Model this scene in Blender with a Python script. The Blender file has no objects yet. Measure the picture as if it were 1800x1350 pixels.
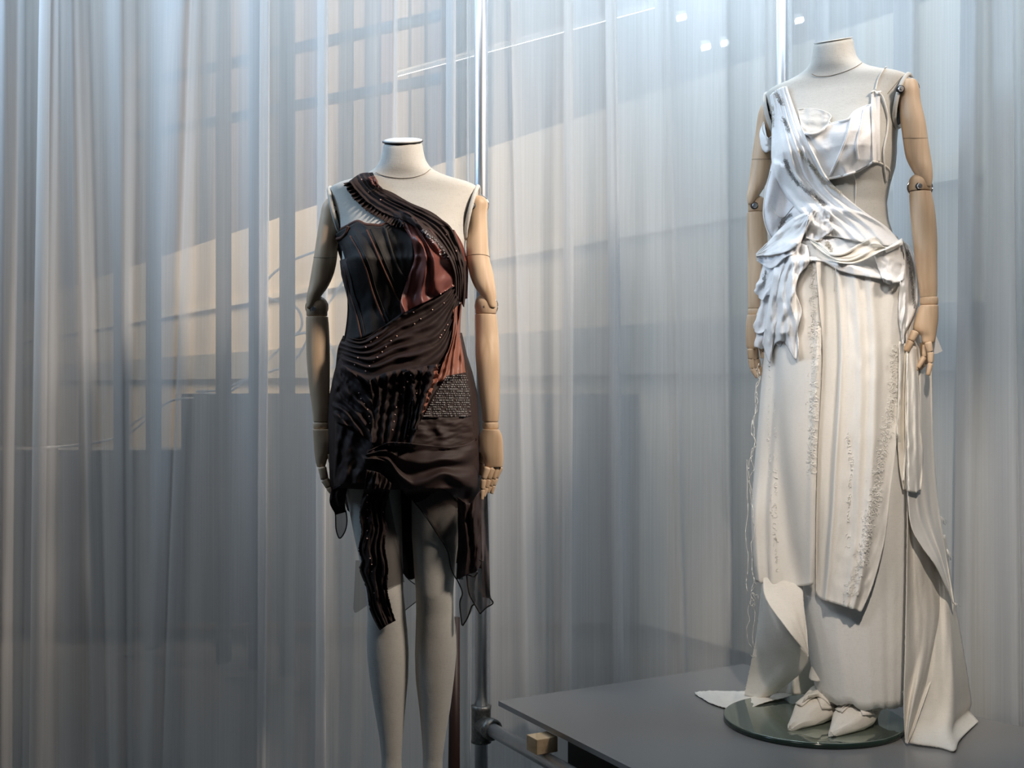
import bpy, bmesh, math, random
import numpy as np
from mathutils import Vector, Matrix, noise
from mathutils.bvhtree import BVHTree
random.seed(7); np.random.seed(7)
S = bpy.context.scene; C = bpy.context.collection
F = 2100.0; CAMZ = 0.975
# ------------------------------------------------------------------ camera, world, lights, exposure
cam = bpy.data.objects.new('camera', bpy.data.cameras.new('camera')); C.objects.link(cam)
cam.location = (0, 0, CAMZ); cam.rotation_euler = (math.pi/2, 0, 0)
cam.data.sensor_width = 36; cam.data.lens = F/1800*36; cam.data.clip_end = 100
S.camera = cam
S.view_settings.view_transform = 'Standard'; S.view_settings.look = 'None'
S.view_settings.gamma = 1; S.view_settings.use_curve_mapping = False
S.view_settings.exposure = 0.0
w = bpy.data.worlds.new('world'); S.world = w; w.use_nodes = True
w.node_tree.nodes['Background'].inputs[0].default_value = (.62, .72, .85, 1)
w.node_tree.nodes['Background'].inputs[1].default_value = 0.03
S.cycles.max_bounces = 10; S.cycles.transparent_max_bounces = 24
def area(name, loc, target, sx, sy, power, col, spread=180):
    l = bpy.data.lights.new(name, 'AREA'); l.shape = 'RECTANGLE'; l.size = sx; l.size_y = sy
    l.energy = power; l.color = col; l.spread = math.radians(spread)
    o = bpy.data.objects.new(name, l); C.objects.link(o); o.location = loc
    o.rotation_euler = (Vector(target)-Vector(loc)).to_track_quat('-Z', 'Y').to_euler(); return o
def spot(name, loc, target, power, col, angle, blend=.5, r=.04):
    l = bpy.data.lights.new(name, 'SPOT'); l.energy = power; l.color = col
    l.spot_size = math.radians(angle); l.spot_blend = blend; l.shadow_soft_size = r
    o = bpy.data.objects.new(name, l); C.objects.link(o); o.location = loc
    o.rotation_euler = (Vector(target)-Vector(loc)).to_track_quat('-Z', 'Y').to_euler(); return o
COOL = (.78, .89, 1.0); WARM = (1.0, .86, .73)
area('gradient_fill_right', (1.0, 2.52, 2.85), (1.15, 3.2, 2.1), 2.2, .4, 21, (.72, .86, 1.0), 110)  # added area light, tilted up so the curtain darkens towards the floor
area('cool_fill_left', (-2.35, 2.35, 2.6), (-.2, 2.95, 2.1), .9, .7, 13, (.50, .73, 1.0), 90)  # cool area light added far left so left-facing folds turn blue
area('gradient_fill_left', (-.9, 2.25, 2.85), (-.9, 3.0, 2.1), 1.6, .4, 6, (.86, .92, 1.0), 120)  # same kind of added light for the left curtain, aimed high for falloff
area('gallery_lamp_warm', (1.78, 1.30, 2.7), (-.13, 2.63, 1.3), .5, .4, 7.0, WARM, 44)
area('front_fill', (-1.0, .5, 3.0), (.80, 2.7, 1.10), .6, .5, 1.25, (.95, .97, 1.0), 28)  # added fill without a fixture, brightens the white gown from the front
area('daylight_behind_curtain', (1.0, 4.1, 2.9), (1.1, 3.1, 2.2), 4.0, .8, 60, (.66, .84, 1.0), 110)
area('daylight_behind_left', (-2.0, 3.8, 2.9), (-1.6, 3.0, 2.1), 2.2, .6, 8, (.55, .77, 1.0), 120)
area('back_wall_fill', (-3.1, 5.6, 4.2), (-3.4, 11, .9), 3.0, 2.0, 420, (1.0, .84, .66))  # unseen light added to brighten the beige wall beyond the curtains
spot('track_spot', (.35, .3, 2.7), (.84, 2.6, .70), 235, (1.0, .87, .73), 20, .9)
# ------------------------------------------------------------------ helpers
def P(px, py, D): return Vector(((px-900)/F*D, D, CAMZ-(py-675)/F*D))
def link(name, me, mat, parent=None, smooth=True, label=None, stuff=False):
    o = bpy.data.objects.new(name, me); C.objects.link(o)
    if mat: me.materials.append(mat)
    if smooth:
        for p in me.polygons: p.use_smooth = True
    if parent:
        o.parent = parent; o.matrix_parent_inverse = parent_inv(parent)
    if label: o['label'] = label
    if stuff: o['kind'] = 'stuff'
    return o
def parent_inv(p):
    m = Matrix.LocRotScale(p.location, p.rotation_euler, p.scale)
    q = p.parent
    if q: m = Matrix.LocRotScale(q.location, q.rotation_euler, q.scale) @ (p.matrix_parent_inverse @ m) if q.type == 'EMPTY' else m
    return m.inverted()
def thing(name, label, cat, loc=(0, 0, 0), group=None):
    o = bpy.data.objects.new(name, None); C.objects.link(o); o.location = loc; o.empty_display_size = .05
    o['label'] = label; o['category'] = cat
    if group: o['group'] = group
    return o
def tag(o, label, cat, group=None):
    o['label'] = label; o['category'] = cat
    if group: o['group'] = group
    return o
def struct(o): o['kind'] = 'structure'; return o
def mesh(name, vs, fs):
    me = bpy.data.meshes.new(name); me.from_pydata([tuple(v) for v in vs], [], fs); me.update(); return me
def loft(rings, cap0=True, cap1=True, closed=True):
    n = len(rings[0]); vs = [v for r in rings for v in r]; fs = []
    for i in range(len(rings)-1):
        for j in range(n if closed else n-1):
            k = (j+1) % n; fs.append((i*n+j, i*n+k, (i+1)*n+k, (i+1)*n+j))
    if cap0: fs.append(tuple(range(n-1, -1, -1)))
    if cap1: fs.append(tuple(range((len(rings)-1)*n, len(rings)*n)))
    return vs, fs
class MB:
    def __init__(s): s.v = []; s.f = []
    def add(s, vs, fs):
        k = len(s.v); s.v += [tuple(v) for v in vs]; s.f += [tuple(i+k for i in f) for f in fs]; return s
    def box(s, c, dx, dy, dz, ax=None):
        ax = ax or (Vector((1, 0, 0)), Vector((0, 1, 0)), Vector((0, 0, 1))); c = Vector(c); vs = []
        for a in (-1, 1):
            for b in (-1, 1):
                for d in (-1, 1): vs.append(c+ax[0]*a*dx/2+ax[1]*b*dy/2+ax[2]*d*dz/2)
        return s.add(vs, [(0, 1, 3, 2), (4, 6, 7, 5), (0, 4, 5, 1), (2, 3, 7, 6), (0, 2, 6, 4), (1, 5, 7, 3)])
    def tube(s, pts, rad, n=10, caps=True):
        pts = [Vector(p) for p in pts]; R = rad if isinstance(rad, (list, tuple)) else [rad]*len(pts); rings = []
        t = (pts[1]-pts[0]).normalized(); a = t.orthogonal().normalized()
        for i, p in enumerate(pts):
            t = (pts[min(i+1, len(pts)-1)]-pts[max(i-1, 0)]).normalized()
            a = (a-t*a.dot(t)).normalized(); b = t.cross(a)
            rings.append([p+a*R[i]*math.cos(2*math.pi*k/n)+b*R[i]*math.sin(2*math.pi*k/n) for k in range(n)])
        return s.add(*loft(rings, caps, caps))
    def ball(s, c, r, nu=8, nv=6, sc=(1, 1, 1)):
        c = Vector(c); rings = []
        for i in range(nv+1):
            a = math.pi*(i+.02)/(nv+.04); rings.append([c+Vector((math.sin(a)*math.cos(2*math.pi*k/nu)*sc[0], math.sin(a)*math.sin(2*math.pi*k/nu)*sc[1], math.cos(a)*sc[2]))*r for k in range(nu)])
        return s.add(*loft(rings))
    def build(s, name, mat, parent=None, smooth=True, **k): return link(name, mesh(name, s.v, s.f), mat, parent, smooth, **k)
def bev(o, wdt, seg=2):
    m = o.modifiers.new('b', 'BEVEL'); m.width = wdt; m.segments = seg; m.limit_method = 'ANGLE'; m.angle_limit = math.radians(40); return o
def cr(pts, n):
    """Catmull-Rom resample of a list of tuples to n samples."""
    p = np.array(pts, float)
    if len(p) == 1: return np.repeat(p, n, 0)
    p = np.vstack([2*p[0]-p[1], p, 2*p[-1]-p[-2]]); m = len(p)-3; out = []
    for i in range(n):
        t = i/(n-1)*m; k = min(int(t), m-1); u = t-k; a, b, c, d = p[k:k+4]
        out.append(.5*((2*b)+(-a+c)*u+(2*a-5*b+4*c-d)*u*u+(-a+3*b-3*c+d)*u**3))
    return np.array(out)
def nz(x, y, z=0): return noise.noise(Vector((x, y, z)))
# ------------------------------------------------------------------ materials
def nodes(name):
    m = bpy.data.materials.new(name); m.use_nodes = True; nt = m.node_tree; return m, nt, nt.nodes['Principled BSDF']
def N(nt, t, **kw):
    n = nt.nodes.new(t)
    for k, v in kw.items():
        if k.startswith('_'): setattr(n, k[1:], v)
        else: n.inputs[k].default_value = v
    return n
def L(nt, a, b): nt.links.new(a, b)
def coords(nt, scale, kind='Object'):
    tc = nt.nodes.new('ShaderNodeTexCoord'); mp = N(nt, 'ShaderNodeMapping'); mp.inputs['Scale'].default_value = scale
    L(nt, tc.outputs[kind], mp.inputs[0]); return mp.outputs[0]
def ramp(nt, fac, cols):
    r = nt.nodes.new('ShaderNodeValToRGB'); e = r.color_ramp.elements
    while len(e) < len(cols): e.new(.5)
    for i, (p, c) in enumerate(cols): e[i].position = p; e[i].color = (*c, 1)
    L(nt, fac, r.inputs[0]); return r.outputs[0]
def fabric(name, c1, c2, rough=.9, weave=900, bump=.25, big=6, sheen=0., alpha=1., wr=.0, spec=.2, wv=.4):
    """woven cloth: two noise-mixed tones, fine warp and weft relief, optional sheerness"""
    m, nt, b = nodes(name)
    v = coords(nt, (big, big, big)); n1 = N(nt, 'ShaderNodeTexNoise', Scale=1.0, Detail=6.0); L(nt, v, n1.inputs['Vector'])
    col = ramp(nt, n1.outputs[0], [(.35, c1), (.65, c2)])
    vx = coords(nt, (weave, weave, weave*.12)); nx = N(nt, 'ShaderNodeTexNoise', Scale=1.0, Detail=2.0); L(nt, vx, nx.inputs['Vector'])
    vz = coords(nt, (weave*.12, weave*.12, weave)); nn = N(nt, 'ShaderNodeTexNoise', Scale=1.0, Detail=2.0); L(nt, vz, nn.inputs['Vector'])
    ad = N(nt, 'ShaderNodeMath', _operation='ADD'); L(nt, nx.outputs[0], ad.inputs[0]); L(nt, nn.outputs[0], ad.inputs[1])
    mx = N(nt, 'ShaderNodeMix', _data_type='RGBA', _blend_type='MULTIPLY'); mx.inputs[0].default_value = wv
    L(nt, col, mx.inputs[6]); g = ramp(nt, ad.outputs[0], [(.7, (.72, .72, .72)), (1.0, (1, 1, 1))])
    dv = N(nt, 'ShaderNodeMath', _operation='MULTIPLY'); dv.inputs[1].default_value = 1.0
    L(nt, g, mx.inputs[7]); L(nt, mx.outputs[2], b.inputs['Base Color'])
    bp = N(nt, 'ShaderNodeBump', Strength=bump, Distance=.0006); L(nt, ad.outputs[0], bp.inputs['Height'])
    if wr:
        vw = coords(nt, (22, 22, 14)); nw = N(nt, 'ShaderNodeTexNoise', Scale=1.0, Detail=4.0, Distortion=.7); L(nt, vw, nw.inputs['Vector'])
        b2 = N(nt, 'ShaderNodeBump', Strength=wr, Distance=.005); L(nt, nw.outputs[0], b2.inputs['Height']); L(nt, b2.outputs[0], bp.inputs['Normal'])
    L(nt, bp.outputs[0], b.inputs['Normal'])
    b.inputs['Roughness'].default_value = rough; b.inputs['Specular IOR Level'].default_value = spec
    b.inputs['Sheen Weight'].default_value = sheen; b.inputs['Alpha'].default_value = alpha
    return m
def plain(name, c, rough=.5, metal=0., bump=0, sc=40, alpha=1., var=.12, stretch=(1, 1, 1), spec=.5):
    m, nt, b = nodes(name)
    v = coords(nt, tuple(sc*s for s in stretch)); n1 = N(nt, 'ShaderNodeTexNoise', Scale=1.0, Detail=5.0); L(nt, v, n1.inputs['Vector'])
    lo = tuple(x*(1-var) for x in c); hi = tuple(min(1, x*(1+var)) for x in c)
    L(nt, ramp(nt, n1.outputs[0], [(.3, lo), (.7, hi)]), b.inputs['Base Color'])
    if bump:
        bp = N(nt, 'ShaderNodeBump', Strength=bump, Distance=.002); L(nt, n1.outputs[0], bp.inputs['Height']); L(nt, bp.outputs[0], b.inputs['Normal'])
    b.inputs['Roughness'].default_value = rough; b.inputs['Metallic'].default_value = metal; b.inputs['Alpha'].default_value = alpha
    b.inputs['Specular IOR Level'].default_value = spec
    return m
def wood(name, c1, c2, axis=2, sc=1.0, rough=.5):
    m, nt, b = nodes(name); s = [60*sc, 60*sc, 60*sc]; s[axis] = 4*sc
    v = coords(nt, tuple(s)); n1 = N(nt, 'ShaderNodeTexNoise', Scale=1.0, Detail=5.0, Distortion=.6); L(nt, v, n1.inputs['Vector'])
    s2 = [9*sc]*3; s2[axis] = 2.5*sc
    v2 = coords(nt, tuple(s2)); n2 = N(nt, 'ShaderNodeTexNoise', Scale=1.0, Detail=3.0, Distortion=1.5); L(nt, v2, n2.inputs['Vector'])
    ad = N(nt, 'ShaderNodeMath', _operation='ADD'); L(nt, n1.outputs[0], ad.inputs[0]); L(nt, n2.outputs[0], ad.inputs[1])
    hf = N(nt, 'ShaderNodeMath', _operation='MULTIPLY'); hf.inputs[1].default_value = .5; L(nt, ad.outputs[0], hf.inputs[0])
    L(nt, ramp(nt, hf.outputs[0], [(.36, c1), (.62, c2)]), b.inputs['Base Color']); b.inputs['Roughness'].default_value = rough
    return m
M = {}
M['linen'] = fabric('linen', (.56, .545, .50), (.63, .61, .565), weave=700, bump=.35)
M['linen_leg'] = fabric('linen_aged', (.40, .375, .315), (.50, .47, .40), weave=520, bump=.35, big=9)
M['cap'] = plain('cap_paint', (.62, .63, .62), .35)
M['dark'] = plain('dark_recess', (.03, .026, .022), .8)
M['beech'] = wood('beech', (.47, .315, .19), (.70, .515, .35))
M['seam'] = plain('seam', (.20, .15, .10), .8)
M['steel'] = plain('steel', (.62, .63, .65), .28, 1.0, var=.05)
M['chrome'] = plain('chrome', (.85, .86, .88), .08, 1.0, var=.02)
M['galv'] = plain('galvanised_tube', (.78, .79, .81), .36, 1.0, bump=.03, sc=25, stretch=(1, 1, .1), var=.08)
M['iron'] = plain('cast_fitting', (.20, .20, .19), .42, .85, bump=.5, sc=160, var=.3)
M['pine'] = wood('pine', (.50, .33, .17), (.74, .56, .36), axis=1, sc=.8, rough=.7)
M['walnut'] = wood('stained_wood', (.020, .007, .004), (.040, .014, .008), rough=.5)
M['mirror'] = plain('tinted_glass_plate', (.30, .35, .30), .04, .75, var=.02)
M['plate_edge'] = plain('glass_edge', (.03, .05, .04), .12)
# curtain gauze
def gauze(name, col, clear, trans):
    m = bpy.data.materials.new(name); m.use_nodes = True; nt = m.node_tree; nt.nodes.clear()
    out = nt.nodes.new('ShaderNodeOutputMaterial')
    v = coords(nt, (230, 230, 1.6)); n1 = N(nt, 'ShaderNodeTexNoise', Scale=1.0, Detail=4.0); L(nt, v, n1.inputs['Vector'])
    v2 = coords(nt, (3, 3, 260)); n2 = N(nt, 'ShaderNodeTexNoise', Scale=1.0, Detail=3.0, Distortion=.3); L(nt, v2, n2.inputs['Vector'])
    ad = N(nt, 'ShaderNodeMath', _operation='MULTIPLY_ADD'); ad.inputs[1].default_value = .12; L(nt, n2.outputs[0], ad.inputs[0]); L(nt, n1.outputs[0], ad.inputs[2])
    c = ramp(nt, ad.outputs[0], [(.38, tuple(x*.965 for x in col)), (.72, col)])
    d = nt.nodes.new('ShaderNodeBsdfDiffuse'); t = nt.nodes.new('ShaderNodeBsdfTranslucent'); p = nt.nodes.new('ShaderNodeBsdfTransparent')
    L(nt, c, d.inputs[0]); L(nt, c, t.inputs[0])
    m1 = nt.nodes.new('ShaderNodeMixShader'); m1.inputs[0].default_value = trans; L(nt, d.outputs[0], m1.inputs[1]); L(nt, t.outputs[0], m1.inputs[2])
    k = N(nt, 'ShaderNodeMapRange'); k.inputs[1].default_value = .35; k.inputs[2].default_value = .75; k.inputs[3].default_value = clear+.025; k.inputs[4].default_value = clear-.025
    L(nt, ad.outputs[0], k.inputs[0])
    # cloth looks denser where it is seen edge on
    lw = nt.nodes.new('ShaderNodeLayerWeight'); lw.inputs[0].default_value = .35
    mu = N(nt, 'ShaderNodeMath', _operation='SUBTRACT'); mu.inputs[0].default_value = 1; L(nt, lw.outputs['Facing'], mu.inputs[1])
    m3 = N(nt, 'ShaderNodeMath', _operation='MULTIPLY'); L(nt, mu.outputs[0], m3.inputs[0]); L(nt, k.outputs[0], m3.inputs[1])
    m2 = nt.nodes.new('ShaderNodeMixShader'); L(nt, m3.outputs[0], m2.inputs[0]); L(nt, m1.outputs[0], m2.inputs[1]); L(nt, p.outputs[0], m2.inputs[2])
    L(nt, m2.outputs[0], out.inputs[0]); return m
M['gauze'] = gauze('curtain_gauze', (.80, .79, .78), .42, .45)
M['gauze_dense'] = gauze('curtain_gauze_dense', (.80, .79, .78), .30, .45)
# ------------------------------------------------------------------ setting: floor, platform, tubes
fl = MB().box((0, 4, -.075), 16, 34, .05).build('floor', plain('floor_concrete', (.10, .097, .093), .6, bump=.2, sc=3), smooth=False); struct(fl)
ce = MB().box((0, 1.6, 3.2), 9, 5.6, .08).build('ceiling', plain('ceiling_paint', (.22, .22, .22), .9), smooth=False); struct(ce)
H = .767; TOPZ = CAMZ-H
def FP(px, py, h=H): D = h*F/(py-675); return Vector(((px-900)/F*D, D, CAMZ-h))
d_left = Vector((.473, -.881, 0)); A = Vector((-.033, 2.892, 0)); B = Vector((.633, 3.274, 0)); Cc = Vector((1.55, 2.19, 0)); A2 = A+d_left*2.2; C2 = Vector((2.0, 1.2, 0))
pl = thing('platform', 'low grey sheet-topped platform under the white dress display', 'platform', (A.x, A.y, 0))
out = [A, B, Cc, C2, A2]
vs = [Vector((p.x, p.y, TOPZ)) for p in out]+[Vector((p.x, p.y, TOPZ-.012)) for p in out]; n = len(out)
fs = [tuple(range(n))[::-1], tuple(range(n, 2*n))]+[(i, (i+1) % n, n+(i+1) % n, n+i) for i in range(n)]
m, nt, b = nodes('platform_sheet'); b.inputs['Base Color'].default_value = (.245, .235, .225, 1); b.inputs['Roughness'].default_value = .24
v = coords(nt, (1.2, 1.2, 1.2)); n1 = N(nt, 'ShaderNodeTexNoise', Scale=1.0, Detail=6.0); L(nt, v, n1.inputs['Vector'])
o = link('top_sheet', mesh('t', vs, fs), m, pl, smooth=False)
me_fix = bmesh.new(); me_fix.from_mesh(o.data); bmesh.ops.recalc_face_normals(me_fix, faces=me_fix.faces); me_fix.to_mesh(o.data)
mb = MB(); nx_ = Vector((.881, .473, 0))
for a_, b_ in ((A+nx_*.18-d_left*0+d_left*.06, A2+nx_*.18),):
    c = (a_+b_)/2; mb.box((c.x, c.y, (TOPZ-.012-.05)/2), .04, (b_-a_).length, TOPZ-.012+.0498, (nx_, d_left, Vector((0, 0, 1))))
mb.build('side_board', plain('board_dark', (.035, .032, .03), .7), pl, smooth=False)
# poles
def tube_frame():
    t = thing('scaffold_pole', 'galvanised steel scaffold tube upright with clamp and side rail, by the platform corner', 'pole', (-.076, 2.95, 0))
    x, y = -.076, 2.95
    MB().tube([(x, y, -.05), (x, y, 3.1)], .0168, 32).build('upright', M['galv'], t)
    zc = CAMZ-.839; c = Vector((x, y, zc))
    mb = MB(); mb.tube([c+Vector((0, 0, -.047)), c+Vector((0, 0, -.045)), c+Vector((0, 0, -.036)), c+Vector((0, 0, .036)), c+Vector((0, 0, .045)), c+Vector((0, 0, .047))], [.0185, .0255, .024, .024, .0255, .0185], 32)
    mb.tube([c, c+d_left*.036, c+d_left*.045, c+d_left*.062, c+d_left*.066], [.023, .023, .0262, .0262, .019], 32)
    mb.tube([c+Vector((.0, -.02, 0)), c+Vector((-.004, -.031, 0))], .006, 10)
    mb.build('clamp', M['iron'], t)
    MB().tube([c+d_left*.04, c+d_left*2.2], .0168, 32).build('rail', M['galv'], t)
    mb = MB(); e = c+d_left*2.2; mb.tube([e, (e.x, e.y, -.05)], .0168, 24); mb.build('foot_post', M['galv'], t)
    return t
tube_frame()
t = thing('scaffold_pole', 'bright steel pole behind the white dress mannequin shoulder', 'pole', (.742, 3.235, 0))
x_ = .2262*3.215; MB().tube([(x_, 3.215, TOPZ), (x_, 3.215, 3.1)], .0165, 32).build('upright', M['galv'], t)
MB().tube([(x_, 3.215, TOPZ), (x_, 3.215, TOPZ+.05)], .022, 32).build('collar', M['iron'], t)
# wood block on the rail
zc = CAMZ-.839+.0168
fc = Vector((.0543, 2.645, 0)); c = fc+nx_*.027-d_left*.0225
o = MB().box((c.x, c.y, zc+.0173), .054, .047, .0345, (nx_, d_left, Vector((0, 0, 1)))).build('wood_block', M['pine'], smooth=False)
bev(o, .0015); tag(o, 'small pale pine block wedged between steel rail and platform', 'block')
# ------------------------------------------------------------------ curtains
def curtain(name, label, ctl, base, z0=-.045, z1=2.75, bulge=.012, seed=0):
    """ctl: (px at top of frame, px at bottom, depth offset) fold by fold; base(px)-> depth of the curtain track"""
    top = cr([(c[0], c[2]) for c in ctl], len(ctl)*9); bot = cr([(c[1], c[2]*(c[3] if len(c) > 3 else 1)) for c in ctl], len(ctl)*9)
    nr = 44; rings = []
    for i in range(nr):
        z = z0+(z1-z0)*i/(nr-1); row = []
        for j in range(len(top)):
            # interpolate between the two heights: frame top z~1.9, bottom z~.05
            t = (1.9-z)/1.85; t = max(-.5, min(1.05, t))
            wob = nz(j*.05+seed, z*1.1, seed)*3.0*max(0, min(1, (2.2-z)))
            px = top[j][0]*(1-t)+bot[j][0]*t+wob; off = top[j][1]*(1-t)+bot[j][1]*t
            D = base(px)+off+bulge*nz(j*.13, z*.9, seed+5)
            row.append(((px-900)/F*D, D, z))
        rings.append(row)
    vs, fs = loft(rings, False, False, closed=False)
    o = link(name, mesh(name, vs, fs), M['gauze'] if seed == 1 else M['gauze_dense']); tag(o, label, 'curtain')
    tr = [(v[0], base(top[j][0]), z1+.008) for j, v in enumerate(rings[-1])][::9]
    MB().tube(tr, .012, 8).build('track', M['steel'], o); return o
def line_base(x0, y0, dx, dy):
    def f(px):
        k = (px-900)/F; t = (k*y0-x0)/(dx-k*dy); return y0+dy*t
    return f
bL = lambda px: 3.01
curtain('sheer_curtain', 'widest sheer grey curtain, hanging behind the dark dress', [
    (-90, -90, .03), (-50, -60, -.03), (-15, -20, .02), (8, 2, -.02), (30, 18, -.01), (42, 32, .05), (60, 46, .06), (84, 70, .045), (88, 76, .02), (74, 56, .0), (70, 51, -.03), (92, 80, -.04), (105, 104, .0), (128, 155, -.03),
    (140, 168, .01), (160, 190, .045), (185, 205, .02), (215, 222, -.005), (238, 236, .045), (262, 255, .03), (300, 268, -.015), (330, 285, -.04), (338, 292, .0), (352, 315, .045), (385, 355, .03), (425, 420, 0),
    (455, 450, -.035), (470, 464, -.04), (473, 467, -.01), (460, 455, .01), (459, 454, .04), (480, 474, .055), (510, 505, .03), (545, 540, -.015), (572, 568, -.045), (576, 572, -.02), (561, 557, .01), (560, 556, .045), (585, 582, .06), (610, 605, .035), (645, 640, .0), (680, 672, -.025),
    (692, 686, -.03), (696, 690, .01), (706, 700, .035), (745, 738, .01), (775, 770, -.025), (797, 794, -.045), (800, 797, -.02), (786, 783, .015), (786, 783, .045), (806, 804, .055), (820, 820, .03), (827, 827, .02)], bL, seed=1)
bC = line_base(-.033-.02, 2.892+.12, .868, .497)
curtain('sheer_curtain', 'sheer curtain hanging along the rear platform edge between the two poles', [
    (820, 820, .10), (836, 837, .06), (852, 853, .02), (868, 866, .0), (885, 900, -.01), (897, 925, -.03), (903, 934, .01), (920, 950, .035), (950, 965, .01), (980, 978, -.015), (1003, 1001, -.04), (1007, 1005, -.02), (994, 991, .01), (993, 990, .04), (1018, 1014, .055), (1045, 1050, .015),
    (1065, 1078, -.02), (1081, 1094, -.04), (1084, 1097, -.015), (1068, 1082, .01), (1067, 1081, .045), (1096, 1108, .055), (1130, 1140, .02), (1160, 1180, .0), (1177, 1207, -.025), (1184, 1214, .02), (1215, 1240, .02), (1250, 1270, -.005), (1277, 1286, -.03), (1284, 1293, .02),
    (1320, 1325, .02), (1350, 1350, -.005), (1370, 1372, .02), (1392, 1392, .03)], bC, seed=2)
bR = line_base(.633+.03, 3.274+.06, .647, -.763)
curtain('sheer_curtain', 'bright sheer curtain at the right, behind the white dress', [
    (1345, 1345, .05), (1362, 1362, .04), (1390, 1390, .03), (1420, 1418, .04), (1452, 1448, .04), (1455, 1451, .015), (1437, 1434, .0), (1434, 1431, -.025), (1456, 1452, -.035), (1490, 1485, -.005), (1520, 1515, -.015), (1550, 1548, .02), (1602, 1598, .035), (1606, 1602, .01), (1576, 1572, -.005), (1573, 1569, -.03),
    (1604, 1600, -.04), (1620, 1616, .0), (1655, 1650, .025), (1712, 1698, .04), (1716, 1702, .015), (1693, 1678, .0), (1690, 1674, -.03), (1714, 1700, -.04), (1735, 1740, .0), (1765, 1785, -.02), (1780, 1796, -.03), (1790, 1802, .015), (1840, 1840, .02), (1880, 1880, -.02), (1930, 1930, .01), (1980, 1980, -.02)], bR, seed=3)
# ------------------------------------------------------------------ what shows through the curtains
def beyond():
    dw = Vector((-.522, .853, 0)); p0 = Vector((.75, 4.5, 0))-dw*1.2
    nrm = Vector((.853, .522, 0)); up = Vector((0, 0, 1)); Lw = 19.0; c = p0+dw*Lw/2
    wall = MB().box((c.x+nrm.x*.1, c.y+nrm.y*.1, (CAMZ+1.17)/2), .2, Lw, CAMZ+1.17, (nrm, dw, up)).build('wall_back', plain('beige_render', (.66, .56, .42), .9, var=.06, sc=2), smooth=False); struct(wall)
    MB().box((c.x-nrm.x*.03, c.y-nrm.y*.03, CAMZ+.14), .06, Lw, .2, (nrm, dw, up)).build('ledge', plain('ledge_paint', (.35, .32, .27), .9), wall, smooth=False)
    MB().box((c.x-nrm.x*.02, c.y-nrm.y*.02, CAMZ+.62), .04, Lw, .035, (nrm, dw, up)).build('moulding', plain('moulding_paint', (.75, .66, .52), .9), wall, smooth=False)
    # slatted cladding above the wall
    r = random.Random(3); cl = bpy.data.meshes.new('slat')
    bb = MB().box((0, 0, 0), .05, .16, 2.2); cl = mesh('slat', bb.v, bb.f); cm = [plain('slat_brown', (.12, .085, .065), .8), plain('slat_dark', (.05, .045, .042), .8), plain('slat_pale', (.19, .155, .13), .8)]
    meshes = []
    for k in range(3):
        q = cl.copy(); q.materials.append(cm[k]); meshes.append(q)
    ang = math.atan2(dw.y, dw.x)-math.pi/2
    for i in range(78):
        q = p0+dw*(3.6+i*.20); o = bpy.data.objects.new('slat', meshes[r.randrange(3)]); C.objects.link(o)
        o.location = (q.x+.1, q.y, CAMZ+1.17+1.1); o.rotation_euler = (0, 0, ang); o.parent = wall
    # window frame: posts and rails in one plane
    g = thing('window_1', 'dark steel window frame seen through the left curtain', 'window', (-.762, 4.0, 0)); g['kind'] = 'structure'
    del g['category']
    dg = Vector((-.814, .58, 0)); ng = Vector((.58, .814, 0)); q0 = Vector((-.762, 4.0, 0)); fm = plain('frame_paint', (.045, .05, .055), .5)
    def onpl(px): k = (px-900)/F; t = (k*q0.y-q0.x)/(dg.x-k*dg.y); return q0+dg*t
    for px, wd in ((17, 8), (213, 12), (270, 12), (393, 12), (450, 9), (505, 12), (150, 7), (90, 9), (-40, 12), (-110, 12)):
        q = onpl(px); MB().box((q.x, q.y, 1.55), wd*q.y/F, .05, 3.1, (dg, ng, up)).build('post', fm, g, smooth=False)
    for z in (1.114, .924):
        c = q0+dg*.9; MB().box((c.x, c.y, CAMZ+z), 3.4, .03, .028, (dg, ng, up)).build('rail', fm, g, smooth=False)
    # low walls behind
    o = MB().box((1.4, 5.0, (CAMZ-.04)/2), 5.5, .25, CAMZ-.04).build('wall_right', plain('grey_plaster', (.17, .17, .17), .9), smooth=False); struct(o)
    o = MB().box((-2.05, 5.0, (CAMZ-.27)/2), 1.4, .25, CAMZ-.27).build('wall_left', plain('grey_plaster_2', (.19, .185, .18), .9), smooth=False); struct(o)
    # cables
    cm = plain('cable_white', (.8, .78, .74), .6)
    for k, pts in enumerate([[(345, 688), (390, 685), (430, 668), (470, 655), (520, 630), (560, 560), (600, 500), (640, 440)], [(350, 691), (400, 690), (450, 652), (505, 600), (530, 575), (520, 540), (465, 520), (472, 490), (510, 460), (560, 440)],
                             [(60, 790), (150, 780), (220, 765), (260, 735), (300, 705), (340, 700)], [(80, 786), (140, 783), (205, 768), (240, 740), (280, 715)], [(500, 595), (540, 585), (575, 600), (590, 640), (560, 650)]]):
        zz = [P(a, b_, (4.3, 4.37, 4.65, 4.73, 4.23)[k]) for a, b_ in cr(pts, 40)]
        o = MB().tube(zz, .0045, 8).build('cable', cm)
        tag(o, ['pale cable looping up behind the curtain beside the dark dress', 'pale cable with a tight kink behind the left curtain', 'long sagging pale cable low behind the left curtain', 'shorter sagging pale cable low behind the left curtain', 'small pale cable loop by the wooden elbow'][k], 'cable')
    # lamps beyond
    em, nt, b = nodes('lamp_glow'); b.inputs['Emission Color'].default_value = (.95, 1, .93, 1); b.inputs['Emission Strength'].default_value = 3.5
    body = plain('lamp_body', (.5, .5, .5), .5)
    def on(px, py, D): return P(px, py, D)
    a_, b_ = on(700, 134, 6.3), on(1150, 14, 4.7)
    t = thing('strip_light', 'long thin strip light glimpsed through the curtain, upper middle', 'lamp', a_)
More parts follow.
